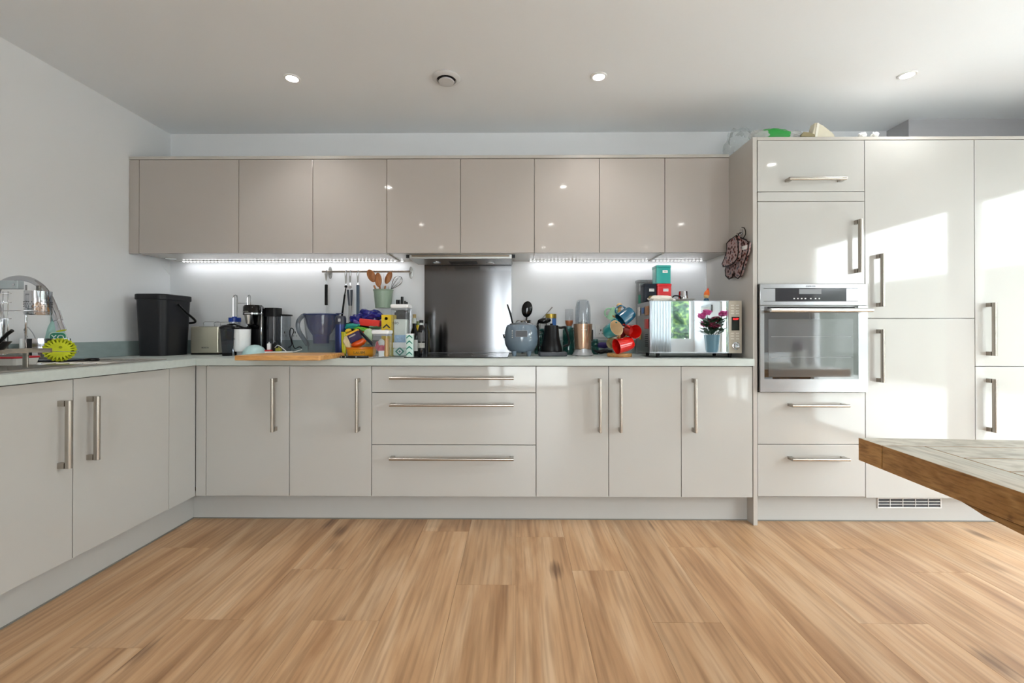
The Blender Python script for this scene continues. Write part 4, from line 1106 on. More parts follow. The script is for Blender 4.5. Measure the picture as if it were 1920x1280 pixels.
b = B(s); b.rbox(-11, 10.5, -2.9, 6, 37, 48.5, 1, 3, axis='y'); sc_ = part('display', b, mat('cooker_screen', (40, 38, 42), 0.3, ior=1.35), t)
b = B(s); b.rbox(-11.5, 11.0, -2.4, 6, 36.5, 49.0, 1, 3, axis='y'); part('display_frame', b, mat('frame_grey', (150, 154, 158), 0.5), t)
for x in (-17.5, 17):
    for z in (36, 40, 44, 48):
        b = B(s); b.lathe([(1.2, 0), (1.2, 1)], (x, 3.6 + (48 - z) * -0.05, z), 10, M=Matrix.Rotation(PI / 2, 3, 'X')); part('button', b, mat('button_grey', (160, 164, 160), 0.4), t)
b = B(s); b.tube([(-31, 31, 40), (-35, 31, 41), (-33, 31, 34)], 1.6, 8); part('side_handle', b, M_BLACK, t)
# spoon rest things behind the cooker
t, s, f = on('utensil_crock', 'steel crock holding a black ladle, behind the multi-cooker', 'crock', 986, 2.90)
b = B(s); b.lathe([(9, 0), (10, f - 602), (10.6, f - 600), (9.6, f - 600), (9, 1), (0, 1)], (0, 11, 0), 28); part('body', b, M_CHROME, t)
t, s, f = on('serving_ladle', 'black ladle with an oval bowl standing up behind the multi-cooker', 'ladle', 986, 2.89, WT + 0.006)
b = B(s); b.tube([(0, 12, 1), (1, 12, f - 600), (2, 12, f - 592)], 1.6, 8); part('handle', b, M_BLACK, t)
b = B(s); b.blob((2.5, 12, f - 579), (10.3, 4, 15.5), 0, sub=3, M=Matrix.Rotation(math.radians(8), 3, 'Y')); part('bowl', b, M_BLACKG, t)
t, s, f = on('silicone_spatula', 'thin black utensil leaning at the right edge of the splashback', 'spatula', 962, 2.92)
b = B(s); b.tube([(0, 9, 1), (-1, 9, f - 606), (-5, 8, f - 588), (-11, 8, f - 570)], 1.5, 8, r_list=[1.4, 1.6, 1.9, 1.4]); part('handle', b, M_BLACK, t)
b = B(s); b.tube([(-5, 8, f - 588), (-8, 8, f - 579)], 1.0, 8); part('shaft', b, M_CHROME, t)
# kettle
t, s, f = on('kettle', 'matt black gooseneck kettle on a square black base', 'kettle', 1037, 2.64)
b = B(s); b.rbox(-26, 27, 2, 48, 0, 8.5, 3, 4, bev=1.2); part('base', b, mat('kettle_base', (40, 43, 50), 0.4), t)
b = B(s); b.lathe([(21, 8.6), (21.5, 11), (18, 24), (15, 38), (13.5, f - 611), (0, f - 611)], (-1, 26, 0), 40); part('body', b, mat('matt_black', (7, 7, 9), 0.36, ior=1.32), t)
b = B(s); b.lathe([(13.2, f - 611), (13, f - 609.5), (3, f - 609), (2.5, f - 606), (0, f - 606)], (-1, 26, 0), 32); part('lid', b, M_BLACK, t)
b = B(s); b.tube([(10, 24, f - 613), (17, 24, f - 614), (24, 24, f - 613), (27, 24, f - 616), (33, 24, f - 640), (31, 24, f - 647), (22, 24, f - 650)], 2.3, 8, smooth_pts=3); part('handle', b, M_BLACK, t)
b = B(s); b.tube([(-19, 24, 15), (-24, 23, 22), (-27, 22, 40), (-26, 22, 52), (-28, 20, 60)], 1.9, 8, smooth_pts=4); part('spout', b, M_BLACK, t)
t, s, f = on('pan_lid', 'black domed lid leaning behind the kettle, left of the gold-topped jar', 'lid', 1019, 2.86)
b = B(s); b.blob((2, 8, f - 601), (13, 6, 5.5), 0, sub=3, M=Matrix.Rotation(math.radians(-6), 3, 'Y')); part('dome', b, M_BLACKG, t)
b = B(s); b.tube([(-9, 8, f - 603), (-12, 8, f - 618), (-10, 8, 20), (-8, 8, 1)], 1.8, 8, smooth_pts=3); part('stem', b, M_BLACK, t)
t, s, f = on('cake_slice', 'thin steel utensil pointing up to the right behind the kettle', 'utensil', 1024, 2.93)
b = B(s); b.tube([(-14, 5, 1), (-10, 5, f - 600), (12, 5, f - 575.5)], 1.0, 8); part('handle', b, M_DULL, t)
t, s, f = on('coffee_jar', 'glass jar with gold lid and blue and white label behind the kettle', 'jar', 1034, 2.90)
b = B(s); b.lathe([(9.5, 0), (9.8, 2), (9.8, f - 596), (0, f - 596)], (0, 12, 0), 28); part('glass', b, mat('jar_brown', (120, 116, 112), 0.1), t)
b = B(s); b.lathe([(10.4, f - 596), (10.4, f - 588), (0, f - 588)], (0, 12, 0), 28); part('lid', b, mat('gold_lid', (164, 138, 56), 0.3, 0.6), t)
b = B(s); b.prism([(10.05 * math.sin(a), 12 - 10.05 * math.cos(a)) for a in [x * 0.12 for x in range(1, 13)]] + [(9.7 * math.sin(a), 12 - 9.7 * math.cos(a)) for a in [x * 0.12 for x in range(12, 0, -1)]], 'z', f - 612, f - 597); part('label', b, mat('label_blue', (62, 110, 178), 0.4), t)
b = B(s); b.prism([(10.05 * math.sin(a), 12 - 10.05 * math.cos(a)) for a in [x * 0.12 for x in range(-8, 2)]] + [(9.7 * math.sin(a), 12 - 9.7 * math.cos(a)) for a in [x * 0.12 for x in range(1, -9, -1)]], 'z', f - 612, f - 597); part('label', b, M_PAPER, t)
# teal glass jars
m_tg = clear('teal_glass', (120, 176, 168), 1.3, 0.35, (40, 104, 98))
for i, (u, vt, r, D_, lab) in enumerate(((1067, 614, 10, 2.84, 'squat teal glass jar standing just behind the kettle handle'), (1012, 616, 9, 2.90, 'teal glass jar between the multi-cooker and kettle'), (1117, 636, 6, 2.90, 'small teal glass jar right behind the blender'))):
    t, s, f = on('glass_jar', lab, 'jar', u, D_, group=None)
    b = B(s); b.lathe([(r, 0), (r + 0.8, 4), (r + 0.8, (f - vt) * 0.45), (r - 0.3, (f - vt) * 0.5), (r + 0.8, (f - vt) * 0.56), (r + 0.6, f - vt - 5), (r - 1, f - vt - 3), (r - 1.6, f - vt - 3), (r - 1.6, 2), (0, 2)], (0, r + 1, 0), 28); part('body', b, m_tg, t)
    b = B(s); b.lathe([(r - 0.6, f - vt - 3), (r - 0.4, f - vt), (0, f - vt)], (0, r + 1, 0), 28); part('lid', b, mat('teal_lid', (36, 92, 92), 0.3), t)
t = thing('sauce_jar', 'clear upturned bottle with orange sauce standing on the teal jar', 'bottle', (ux(1068.5, 2.84), 2.84, vz(614, 2.84) + 0.0005))
s = 2.84 / FP
b = B(s); b.lathe([(5, 0), (5.5, 3), (7.5, 8), (8, 14), (8, 34), (7.5, 35), (0, 35)], (0, 11, 0), 24); part('glass', b, M_GLASS, t)
b = B(s); b.lathe([(4.6, 3), (7, 8), (7.4, 13.5), (0, 13.5)], (0, 11, 0), 24); part('sauce', b, mat('orange_sauce', (190, 96, 22), 0.3), t)
b = B(s); b.lathe([(5.4, 0), (5.4, 3.2)], (0, 11, 0), 20); part('cap', b, mat('grey_cap', (96, 118, 120), 0.4), t)
# blender
t, s, f = on('blender', 'champagne coloured bullet blender with upturned clear cup', 'blender', 1096, 2.68)
b = B(s); b.lathe([(20, 0.5), (20.5, 2), (17.2, 7), (15, 12), (0, 12)], (0, 21, 0), 40); part('base', b, mat('silver_plastic', (176, 178, 181), 0.35, 0.5), t)
b = B(s); b.lathe([(15.2, 13), (15.6, 16), (17.2, f - 625), (18, f - 607), (0, f - 607)], (0, 21, 0), 40); part('body', b, mat('champagne', (190, 158, 134), 0.25, 0.75, vary=0.02), t)
b = B(s)
lo_, hi_ = [], []
for k in range(48):
    a = 2 * PI * k / 48; w_ = 11.5 + 2.6 * math.cos(3 * (a + PI / 2))
    lo_.append(b._v((17.2 * math.cos(a), 21 + 17.2 * math.sin(a), 7))); hi_.append(b._v((16.3 * math.cos(a), 21 + 16.3 * math.sin(a), w_)))
for k in range(48): b._f([lo_[k], lo_[(k + 1) % 48], hi_[(k + 1) % 48], hi_[k]], True)
part('crest', b, mat('silver_plastic', (176, 178, 181), 0.35, 0.5), t)
b = B(s); b.lathe([(14.6, f - 607), (14.8, f - 590), (14, f - 575), (11.5, f - 563), (9, f - 561), (0, f - 561)], (0, 21, 0), 40); part('cup', b, clear('cup_plastic', (228, 232, 236), 1.4, 0.06), t)
for k in range(4):
    a = PI / 4 + k * PI / 2
    b = B(s); b.tube([(13.9 * math.cos(a), 21 + 13.9 * math.sin(a), f - 606), (11 * math.cos(a), 21 + 11 * math.sin(a), f - 564)], 0.9, 6); part('rib', b, clear('cup_plastic', (228, 232, 236), 1.4, 0.06), t)
b = B(s); b.lathe([(10, f - 606.8), (9, f - 604), (3, f - 603), (2, f - 598), (0, f - 597)], (0, 21, 0), 20); b.box(-8, 8, 20, 22, f - 602, f - 601); part('blade_hub', b, M_DULL, t)
for x in (-13, 13):
    b = B(s); b.lathe([(3, 0), (3, 1)], (x, 8, -0.1), 10); part('foot', b, M_BLACK, t)
b = B(s); b.box(17, 19.5, 18, 24, f - 640, f - 618, 0.5); part('switch', b, M_BLACK, t)
text('lettering', 'NUTRIBULLET', 0.0052, M_WHITE, t, (0, 3.2 * s, (f - 618) * s))
# bits between the blender and the mug tree
t, s, f = on('cable_coil', 'tangle of black cable on the worktop behind the mug tree', 'cable', 1133, 2.80)
b = B(s)
for k in range(4):
    r = 6 + k * 1.6
    b.tube([(r * 1.6 * math.cos(a), 12 + r * math.sin(a), 2 + 1.4 * k + 3 * abs(math.sin(a * 1.5 + k))) for a in [PI * 2 * j / 14 for j in range(14)]], 1.2, 6, closed=True)
part('loops', b, M_BLACK, t, stuff=True)
b = B(s); b.rbox(8, 17, 6, 14, 0.3, 8, 1.5, 3, bev=0.8); part('plug', b, M_BLACK, t)
packet('cloth', 'dark purple folded cloth beside the black cable tangle', 1131, 647, 2.92, 13, 7, 5.5, mat('purple_cloth', (44, 28, 96), 0.7, vary=0.1), (0, 0, 0), 0.2, 31, cat='cloth')
# mug tree
t, s, f = on('mug_tree', 'round wooden mug tree hung with mugs', 'mug tree', 1167, 2.58)
TS, TF, TX = s, f, ux(1167, 2.68)
b = B(s); b.lathe([(22.5, 0), (23.5, 1.5), (23.5, 5), (22.5, 6.5), (0, 6.5)], (0, 24, 0), 40); part('base', b, M_BOARD, t)
b = B(s); b.cyl((0, 24, 6.5), (0, 24, f - 576), 2.6, seg=16); part('post', b, M_BOARD, t)
b = B(s); b.blob((0, 24, f - 572), (5.5, 5.5, 5.5), 0, sub=3); part('knob', b, mat('knob_wood', (200, 164, 116), 0.45), t)
for z, a in ((f - 598, 200), (f - 595, 20), (f - 615, 290), (f - 613, 110), (f - 638, 240), (f - 637, 330)):
    a = math.radians(a)
    b = B(s); b.cyl((2 * math.cos(a), 24 + 2 * math.sin(a), z), (15 * math.cos(a), 24 + 15 * math.sin(a), z + 7), 1.3, seg=10); part('peg', b, M_BOARD, t)
def mug(label, u, v, D, m_out, m_in, axis, r=0.041, h=0.086, spin=0.0, flare=1.08):
    """axis: direction the mouth points"""
    c = at(u, v, D); ax = Vector(axis).normalized()
    q = ax.to_track_quat('Z', 'Y').to_matrix() @ Matrix.Rotation(spin, 3, 'Z')
    t = thing('mug', label, 'mug', c, 0, 'mugs on the mug tree', rot=q.to_euler())
    k = -h / 2
    b = B(); b.lathe([(0, k), (r * 0.78, k), (r * 0.9, k + 0.006), (r, k + h * 0.4), (r * flare, k + h)], (0, 0, 0), 32, cap=False); part('body', b, m_out, t)
    b = B(); b.lathe([(r * flare, k + h), (r * flare * 0.98, k + h + 0.0015), (r * flare * 0.95, k + h)], (0, 0, 0), 32, cap=False); b.lathe([(r * flare * 0.95, k + h), (r * 0.92, k + h * 0.4), (r * 0.8, k + 0.009), (0, k + 0.007)], (0, 0, 0), 32, cap=False); part('lining', b, m_in, t)
    b = B(); b.tube([(r * 0.93, 0, k + h * 0.85), (r * 1.35, 0, k + h * 0.88), (r * 1.72, 0, k + h * 0.62), (r * 1.6, 0, k + h * 0.3), (r * 0.93, 0, k + h * 0.18)], 0.0048, 8, smooth_pts=4); part('handle', b, m_out, t)
    return t
m_dteal = mat('deep_teal', (12, 82, 110), 0.15, coat=0.4, vary=0.03); m_teal = mat('teal_enamel', (48, 136, 140), 0.15, coat=0.4, vary=0.03)
m_cream = mat('cream_glaze', (206, 184, 150), 0.2, vary=0.02); m_mint = mat('mint_glaze', (150, 196, 164), 0.2, vary=0.03); m_beige = mat('beige_glaze', (196, 184, 140), 0.2)
mug('dark teal mug hanging at the top of the mug tree', 1174, 592, 2.58, m_dteal, m_dteal, (-0.80, -0.15, -0.60), spin=PI * 0.6)
mug('teal mug with a cream inside, hanging on the left of the mug tree', 1147, 619, 2.56, m_teal, m_cream, (0.45, -0.80, 0.32), 0.042, spin=PI * 0.35)
mug('red mug on the right of the mug tree, mouth facing out', 1184, 620, 2.60, M_RED, M_RED, (0.30, -0.93, -0.12), 0.037, 0.082, spin=PI * 0.8)
mug('red mug lying lowest on the mug tree, above its base', 1170, 646, 2.57, M_RED, M_RED, (-0.93, -0.30, -0.20), 0.041, 0.1, spin=PI * 0.95)
mug('mint green mug hanging behind the dark teal mug', 1153, 589, 2.70, m_mint, m_mint, (-0.35, 0.2, -0.9), 0.036, 0.075, spin=1)
mug('beige mug peeping out under the teal mug', 1149, 641, 2.66, m_beige, m_beige, (-0.35, -0.80, -0.2), 0.030, 0.062, spin=2.2)
t = thing('cup', 'small red espresso cup wedged between the two red mugs', 'cup', at(1166, 624, 2.67))
b = B(); b.lathe([(0.018, -0.03), (0.026, 0), (0.028, 0.03), (0.025, 0.03), (0.02, -0.02), (0, -0.025)], (0, 0, 0), 24); part('body', b, mat('maroon', (110, 20, 26), 0.2), t)
# ================================================================== microwave and what stands on it
MD = 2.53; s = MD / FP; f = 622 + (CAMZ - WT) * FP / MD
mx0, mx1 = ux(1218, MD), ux(1391, MD)
mw = (mx1 - mx0) / s; MB = f - 662; MT = f - 564
t = thing('microwave', 'steel microwave with mirrored door and red clock display', 'microwave', (mx0, MD, WT + 0.0004))
b = B(s); b.box(0.5, mw - 0.5, 2, 86, MB, MT - 0.6, 0.8); part('body', b, mat('microwave_steel', (150, 150, 150), 0.28, 1.0, vary=0.02), t)
b = B(s); b.box(0, 3, 0, 2, MB, MT, 0.3); b.box(145, 147.5, 0, 2, MB, MT, 0.3); b.box(3, 145, 0, 2, MB, MB + 1.8); b.box(3, 145, 0, 2, MT - 1.4, MT); d = part('door', b, M_CHROME, t)
b = B(s); b.box(3, 145, 0.6, 1.8, MB + 1.8, MT - 1.4); part('mirror', b, mat('mirror_glass', (206, 214, 216), 0.015, 1.0, vary=0), d)
b = B(s); b.box(147.6, mw, 0, 2, MB, MT, 0.5); cp = part('control_panel', b, mat('panel_champagne', (178, 170, 156), 0.33, 0.35), t)
b = B(s); b.box(152.5, 167, -0.7, 0, f - 619.5, f - 594, 0.2); part('display', b, mat('clock_black', (14, 12, 14), 0.1), cp)
b = B(s)
text('lettering', '16:27', 0.0145, mat('clock_red', (255, 30, 36), 0.5, emis=2.5, vary=0), cp, (159.7 * s, -0.8 * s, (f - 598.3) * s))
for i, v in enumerate((573, 578, 583, 588, 625, 630, 635)):
    for x in (154, 163.5):
        b = B(s); b.box(x - 3, x + 3, -0.6, 0, f - v - 1.2, f - v + 1.2, 0.3); part('button', b, mat('button_pale', (206, 202, 192), 0.4), cp)
b = B(s); b.lathe([(7, 0), (7, 1.5), (5.4, 2), (5.0, 5), (0, 5.4)], (160.5, 0, f - 648), 32, M=Matrix.Rotation(PI / 2, 3, 'X')); part('knob', b, M_CHROME, cp)
for x in (18, mw - 18):
    for y in (10, 76):
        b = B(s); b.lathe([(3, 0), (4, MB)], (x, y, 0), 14); part('foot', b, M_BLACK, t)
b = B(s)
for i in range(5):
    for j in range(7): b.box(-0.1, 0.5, 12 + i * 4, 14 + i * 4, f - 650 + j * 3.6, f - 648.4 + j * 3.6)
part('vent_hole', b, M_BLACK, t, stuff=True)
def magnet(y, v0, v1, dy, m, lab):
    k = (MD + y * s) / FP; zt, zb_ = CAMZ + (622 - v0) * k, CAMZ + (622 - v1) * k
    b = B(); b.rbox(-0.004, 0, -dy * s / 2, dy * s / 2, 0, zt - zb_, 0.002, 2, bev=0.001)
    single('fridge_magnet', b, m, lab, 'magnet', (mx0 - 0.0003, MD + y * s, zb_))
magnet(16, 574, 591, 22, mat('magnet_wood', (160, 110, 70), 0.5, vary=0.2, vscale=90), 'brown patterned magnet high on the microwave side')
magnet(44, 577, 588, 14, mat('magnet_blue', (70, 110, 170), 0.4), 'small blue magnet on the microwave side')
magnet(70, 576, 592, 16, mat('magnet_white', (210, 206, 200), 0.4, vary=0.2, vscale=120), 'white magnet at the rear top of the microwave side')
magnet(18, 598, 616, 24, mat('magnet_red', (190, 66, 62), 0.4, vary=0.25, vscale=90), 'red picture magnet midway down the microwave side')
magnet(64, 620, 636, 12, mat('magnet_gold', (204, 170, 96), 0.35, 0.4), 'gold coloured magnet low at the rear of the microwave side')
MTZ = WT + 0.0004 + MT * s
def ontop(name, label, cat, u, D, z=MTZ):
    t = thing(name, label, cat, (ux(u, D), D, z + 0.0006)); return t, D / FP, 622 + (CAMZ - z) * FP / D
def tin(u0, u1, vt, D, m, label, z=MTZ, word='TEA', group='square tea tins'):
    t, s, f = ontop('tea_tin', label, 'tin', (u0 + u1) / 2, D, z)
    w = (u1 - u0) / 2; h = f - vt
    b = B(s); b.rbox(-w, w, 0, 2 * w, 0, h - 5, 1.2, 3); part('body', b, m, t)
    b = B(s); b.rbox(-w - 0.5, w + 0.5, -0.5, 2 * w + 0.5, h - 5, h, 1.6, 3, bev=0.8); part('lid', b, m, t)
    b = B(s); b.box(-2, 7.5, -0.4, 0, h - 14.5, h - 9.5); l_ = part('label', b, M_PAPER, t)
    text('lettering', word, 0.009, M_INK, l_, (2.7 * s, -0.5 * s, (h - 12) * s))
    return t, h * s
tin(1207.5, 1231, 532, 2.645, mat('navy_tin', (12, 20, 34), 0.4, ior=1.3), 'dark navy square tin at the left of the tins on the microwave', word='COFFEE')
t_, hh_ = tin(1232.5, 1259, 532, 2.665, mat('red_tin', (206, 14, 22), 0.22, coat=0.3), 'red square tin on the microwave, under the teal one', word='SUGAR')
tin(1231, 1258, 497.5, 2.665, mat('teal_tin', (20, 156, 150), 0.22, coat=0.3), 'bright teal square tin stacked on the red tin', z=MTZ + hh_ + 0.001, word='TEA')
t, s, f = on('food_container', 'tall clear container standing behind the navy tin, beside the microwave back', 'container', 1213, 2.93)
b = B(s); b.rbox(-17, 15, 0, 18, 0, f - 530, 4, 4); part('body', b, clear('cloudy_plastic', (210, 212, 214), 1.0, 0.35, (170, 172, 172)), t)
b = B(s); b.rbox(-18, 16, -0.5, 18.5, f - 530, f - 524.5, 4, 4, bev=1); part('lid', b, clear('cloudy_plastic', (210, 212, 214), 1.0, 0.35), t)
b = B(s); b.box(-16, -3, -0.3, 0.0, f - 590, f - 553); part('label', b, mat('teal_label', (70, 160, 140), 0.5), t)
t, s, f = ontop('tea_towel', 'crumpled cream cloth lying in front of the tins on the microwave', 'cloth', 1240, 2.575)
b = B(s); b.blob((0, 8, 5.4), (23, 8, 6.2), 0.22, 1.8, 41, 4, flat_bottom=-5.3); part('cloth', b, mat('cream_cloth', (226, 220, 208), 0.8, bump=0.3), t)
b = B(s); b.blob((-16, 7, 7.2), (6, 3, 3.5), 0.3, 1.8, 42, 3, flat_bottom=-2); part('fold', b, mat('olive_trim', (120, 104, 66), 0.7), t)
t, s, f = ontop('saucer', 'white saucer with turned-up rim on the microwave under the steel cup', 'saucer', 1291, 2.60)
b = B(s); b.lathe([(0, 0), (9, 0), (10, 1.2), (17, 4.2), (19.5, 5.6), (18.6, 6), (9.5, 2.4), (0, 2)], (0, 20, 0), 36); part('dish', b, M_CERAM, t)
t, s, f = ontop('steel_cup', 'small polished steel cup upside down on the white saucer', 'cup', 1288.5, 2.605, MTZ + 0.0085)
b = B(s); b.lathe([(9, 0), (9.2, 1), (8, 17.4), (7.6, 18.2), (0, 18.2)], (0, 20, 0), 32); part('body', b, M_CHROME, t)
b = B(s); b.lathe([(9.2, 0), (9.7, 0.5), (9.2, 1)], (0, 20, 0), 32, cap=False); part('rim', b, M_CHROME, t)
t, s, f = ontop('sieve', 'small sieve with curved black handle on the microwave beside the tins', 'sieve', 1266, 2.59)
b = B(s); b.tube([(-5, 6, 4), (-1, 6, 10), (5, 6, 11), (12, 6, 9), (13, 6, 4)], 1.3, 8, smooth_pts=4); part('handle', b, M_BLACK, t)
b = B(s); b.blob((-2, 8, 3), (6, 5, 3), 0.05, 2, 1, 3); part('basket', b, M_CERAM, t)
t, s, f = ontop('gnome_figure', 'tiny ornament with pointed orange-red hat and blue body on the microwave', 'figurine', 1326.5, 2.62)
b = B(s); b.lathe([(5.2, 0), (5, 3), (3.5, 6.5), (0, 8)], (0, 5, 0), 24); part('body', b, mat('figure_blue', (24, 76, 112), 0.35), t)
b = B(s); b.lathe([(5.3, 0.2), (5.5, 1.5), (5.2, 2.4)], (0, 5, 0), 24, cap=False); part('collar', b, mat('figure_green', (40, 110, 70), 0.4), t)
b = B(s); b.blob((0, 5, 11), (4.6, 4.4, 5), 0, sub=3); b.blob((-1.5, 0.6, 10), (1.2, 1.2, 1), 0, sub=2); part('face', b, mat('figure_skin', (222, 186, 128), 0.5), t)
b = B(s); b.tube([(0.5, 5, 12.5), (1.2, 5, 17), (2.6, 5, 21), (3.2, 5, 25)], 3, 16, r_list=[5.2, 4.8, 3.0, 0.5]); part('hat', b, mat('figure_hat', (222, 102, 26), 0.4, vary=0.2, vscale=60), t)
b = B(s); b.tube([(2.2, 5, 20), (3.0, 5, 23.5), (3.3, 5, 26)], 1.5, 12, r_list=[3.1, 1.8, 0.4]); part('hat_tip', b, mat('figure_red', (196, 30, 24), 0.4), t)
# cable trunking
p_ = at(1324, 622, YW - 0.004)
b = B(); b.box(-0.005, 0.005, 0, 0.006, WT + 0.0915 - 0, UZ0 - 0.008)
single('cable_cover', b, M_WALL, 'thin white vertical cable cover on the wall above the microwave', 'trunking', (p_.x, YW - 0.0065, 0))
# oven gloves on the side panel
def atx(u, v, x):
    d = CAMR @ Vector(((u - 960) / FP, (618.6 - v) / FP, -1.0)); t_ = x / d.x
    return Vector((x, d.y * t_, CAMZ + d.z * t_))
gx = XPAN - 0.022
hk = atx(1390, 435, XPAN - 0.001)
t = thing('wall_hook', 'round steel hook with black loop on the tower side panel', 'hook', hk)
b = B(); b.lathe([(0.018, -0.001), (0.018, 0.004), (0.012, 0.007), (0, 0.008)], (0, 0, 0), 24, M=Matrix.Rotation(-PI / 2, 3, 'Y')); part('disc', b, M_CHROME, t)
b = B(); b.tube([(-0.006, 0, -0.004), (-0.018, 0, -0.012), (-0.026, 0.0, -0.006)], 0.003, 8); part('peg', b, M_CHROME, t)
m_gl = bpy.data.materials.new('printed_cotton'); m_gl.use_nodes = True
nt = m_gl.node_tree; p = nt.nodes['Principled BSDF']; p.inputs['Roughness'].default_value = 0.85
tc = nt.nodes.new('ShaderNodeTexCoord'); vo = nt.nodes.new('ShaderNodeTexVoronoi'); vo.inputs['Scale'].default_value = 46
rp = nt.nodes.new('ShaderNodeValToRGB'); rp.color_ramp.interpolation = 'CONSTANT'
for i_, (ps, c_) in enumerate(((0, (24, 16, 20)), (0.30, (118, 66, 60)), (0.42, (160, 138, 137)), (0.76, (88, 90, 98)))):
    e = rp.color_ramp.elements[i_] if i_ < 2 else rp.color_ramp.elements.new(ps)
    e.position = ps; e.color = lin(c_)
nt.links.new(tc.outputs['Object'], vo.inputs['Vector']); nt.links.new(vo.outputs['Distance'], rp.inputs['Fac']); nt.links.new(rp.outputs['Color'], p.inputs['Base Color'])
def mitt(label, outline, x0, th, lobes, band=None, loop=None):
    q = [atx(u, v, x0) for u, v in outline]
    o = q[0].copy(); t = thing('oven_glove', label, 'oven glove', o, 0, 'oven gloves on the hook')
    b = B(); b.prism([(a.y - o.y, a.z - o.z) for a in q], 'x', -th / 2, th / 2, 0.004); part('pad', b, m_gl, t)
    b = B(); b.tube([(-th / 2 + 0.001, a.y - o.y, a.z - o.z) for a in q], 0.0035, 6, closed=True); part('binding', b, M_BLACK, t)
    if band:
        c = [atx(u, v, x0) for u, v in band]
        b = B(); b.prism([(a.y - o.y, a.z - o.z) for a in c], 'x', -th / 2 - 0.003, -th / 2 - 0.0005); part('label', b, M_PAPER, t)
    if loop:
        c = [atx(u, v, x0 + dx) for u, v, dx in loop]
        b = B(); b.tube([a - o for a in c], 0.003, 6, smooth_pts=3); part('hanging_loop', b, M_BLACK, t)
mitt('patterned oven glove hanging behind, with white label at its cuff', [(1388, 444), (1400, 449), (1407, 455), (1405, 470), (1398, 492), (1391, 516), (1386, 522), (1381, 519), (1379, 508), (1376, 518), (1369, 523), (1363, 517), (1362, 506), (1366, 494), (1376, 480), (1384, 462)], gx + 0.008, 0.016, 0, [(1390, 463), (1404, 459), (1404, 466), (1390, 470)], [(1394, 446, 0), (1398, 438, 0), (1396, 428, 0), (1391, 426, 0)])
mitt('patterned oven glove hanging in front, nearest the wall cabinets', [(1384, 441), (1387, 452), (1388, 472), (1386, 484), (1378, 494), (1366, 499), (1359, 500), (1357, 495), (1362, 484), (1366, 470), (1366, 456), (1372, 449)], gx - 0.016, 0.022, 0, None, [(1384, 442, 0), (1386, 437, 0.008), (1390, 436, 0.012)])

# ================================================================== things on top of the cupboards
TZ = vz(258.5, YB) + 0.001
def floppy(name, label, u, D, zb, parts_, cat='bag'):
    t = thing(name, label, cat, (ux(u, D), D, zb)); s = D / FP
    for nm, c, rad, amp, seed, m in parts_:
        b = B(s); b.blob(c, rad, amp, 1.7, seed, 4, flat_bottom=-c[2] + 0.2); part(nm, b, m, t)
    return t
m_bagw = clear('thin_white_plastic', (226, 228, 228), 0.8, 0.45, (224, 226, 226))
floppy('carrier_bag', 'green and white carrier bag on top of the oven housing', 1452, 2.462, TZ, [('green_side', (6, 10, 9), (30, 9, 12), 0.22, 51, mat('green_bag', (12, 140, 48), 0.4, vary=0.05)), ('white_side', (-18, 10, 8), (18, 9, 10), 0.35, 52, m_bagw)])
floppy('carrier_bag', 'milky white plastic bag right of the green one', 1495, 2.47, TZ, [('sheet', (0, 10, 7), (17, 9, 9), 0.4, 53, m_bagw)])
floppy('carrier_bag', 'thin clear bag slumped over the end of the wall cabinets', 1388, 2.80, UZC + 0.001, [('sheet', (0, 0, 26), (25, 14, 30), 0.5, 54, clear('thin_clear_plastic', (236, 238, 238), 0.8, 0.16, (226, 228, 228)))])
t = thing('paper_bag', 'folded cream paper bag with a pointed corner on top of the oven housing', 'bag', (ux(1538, 2.455), 2.455, TZ)); s = 2.455 / FP
b = B(s)
b.prism([(-30, 0), (-12, 2), (-6, 29), (8, 24), (28, 8), (32, 0)], 'y', 3, 18, 1.2); part('bag', b, mat('cream_paper', (214, 208, 188), 0.6, vary=0.04), t)
b = B(s); b.prism([(-36, 1), (-30, 10), (-18, 9), (-8, 5), (-8, 0)], 'y', 0, 3, 0.8); part('strap', b, mat('khaki', (140, 130, 98), 0.7), t)
b = B(s); b.prism([(-8, 1), (-3, 28), (1, 26), (-3, 1)], 'y', 1.5, 3, 0.3); part('fold', b, mat('fold_white', (226, 224, 212), 0.6), t)
for u, r, lab in ((1618, 7, 'small white crumpled tissue left one on the fridge cupboard top'), (1641, 6, 'small white crumpled tissue right one on the fridge cupboard top')):
    s = 2.465 / FP; b = B(s); b.blob((0, 0, 4), (r, 5, 5), 0.5, 2, u, 3, flat_bottom=-4)
    single('tissue', b, M_PAPER, lab, 'tissue', (ux(u, 2.465), 2.465, TZ))

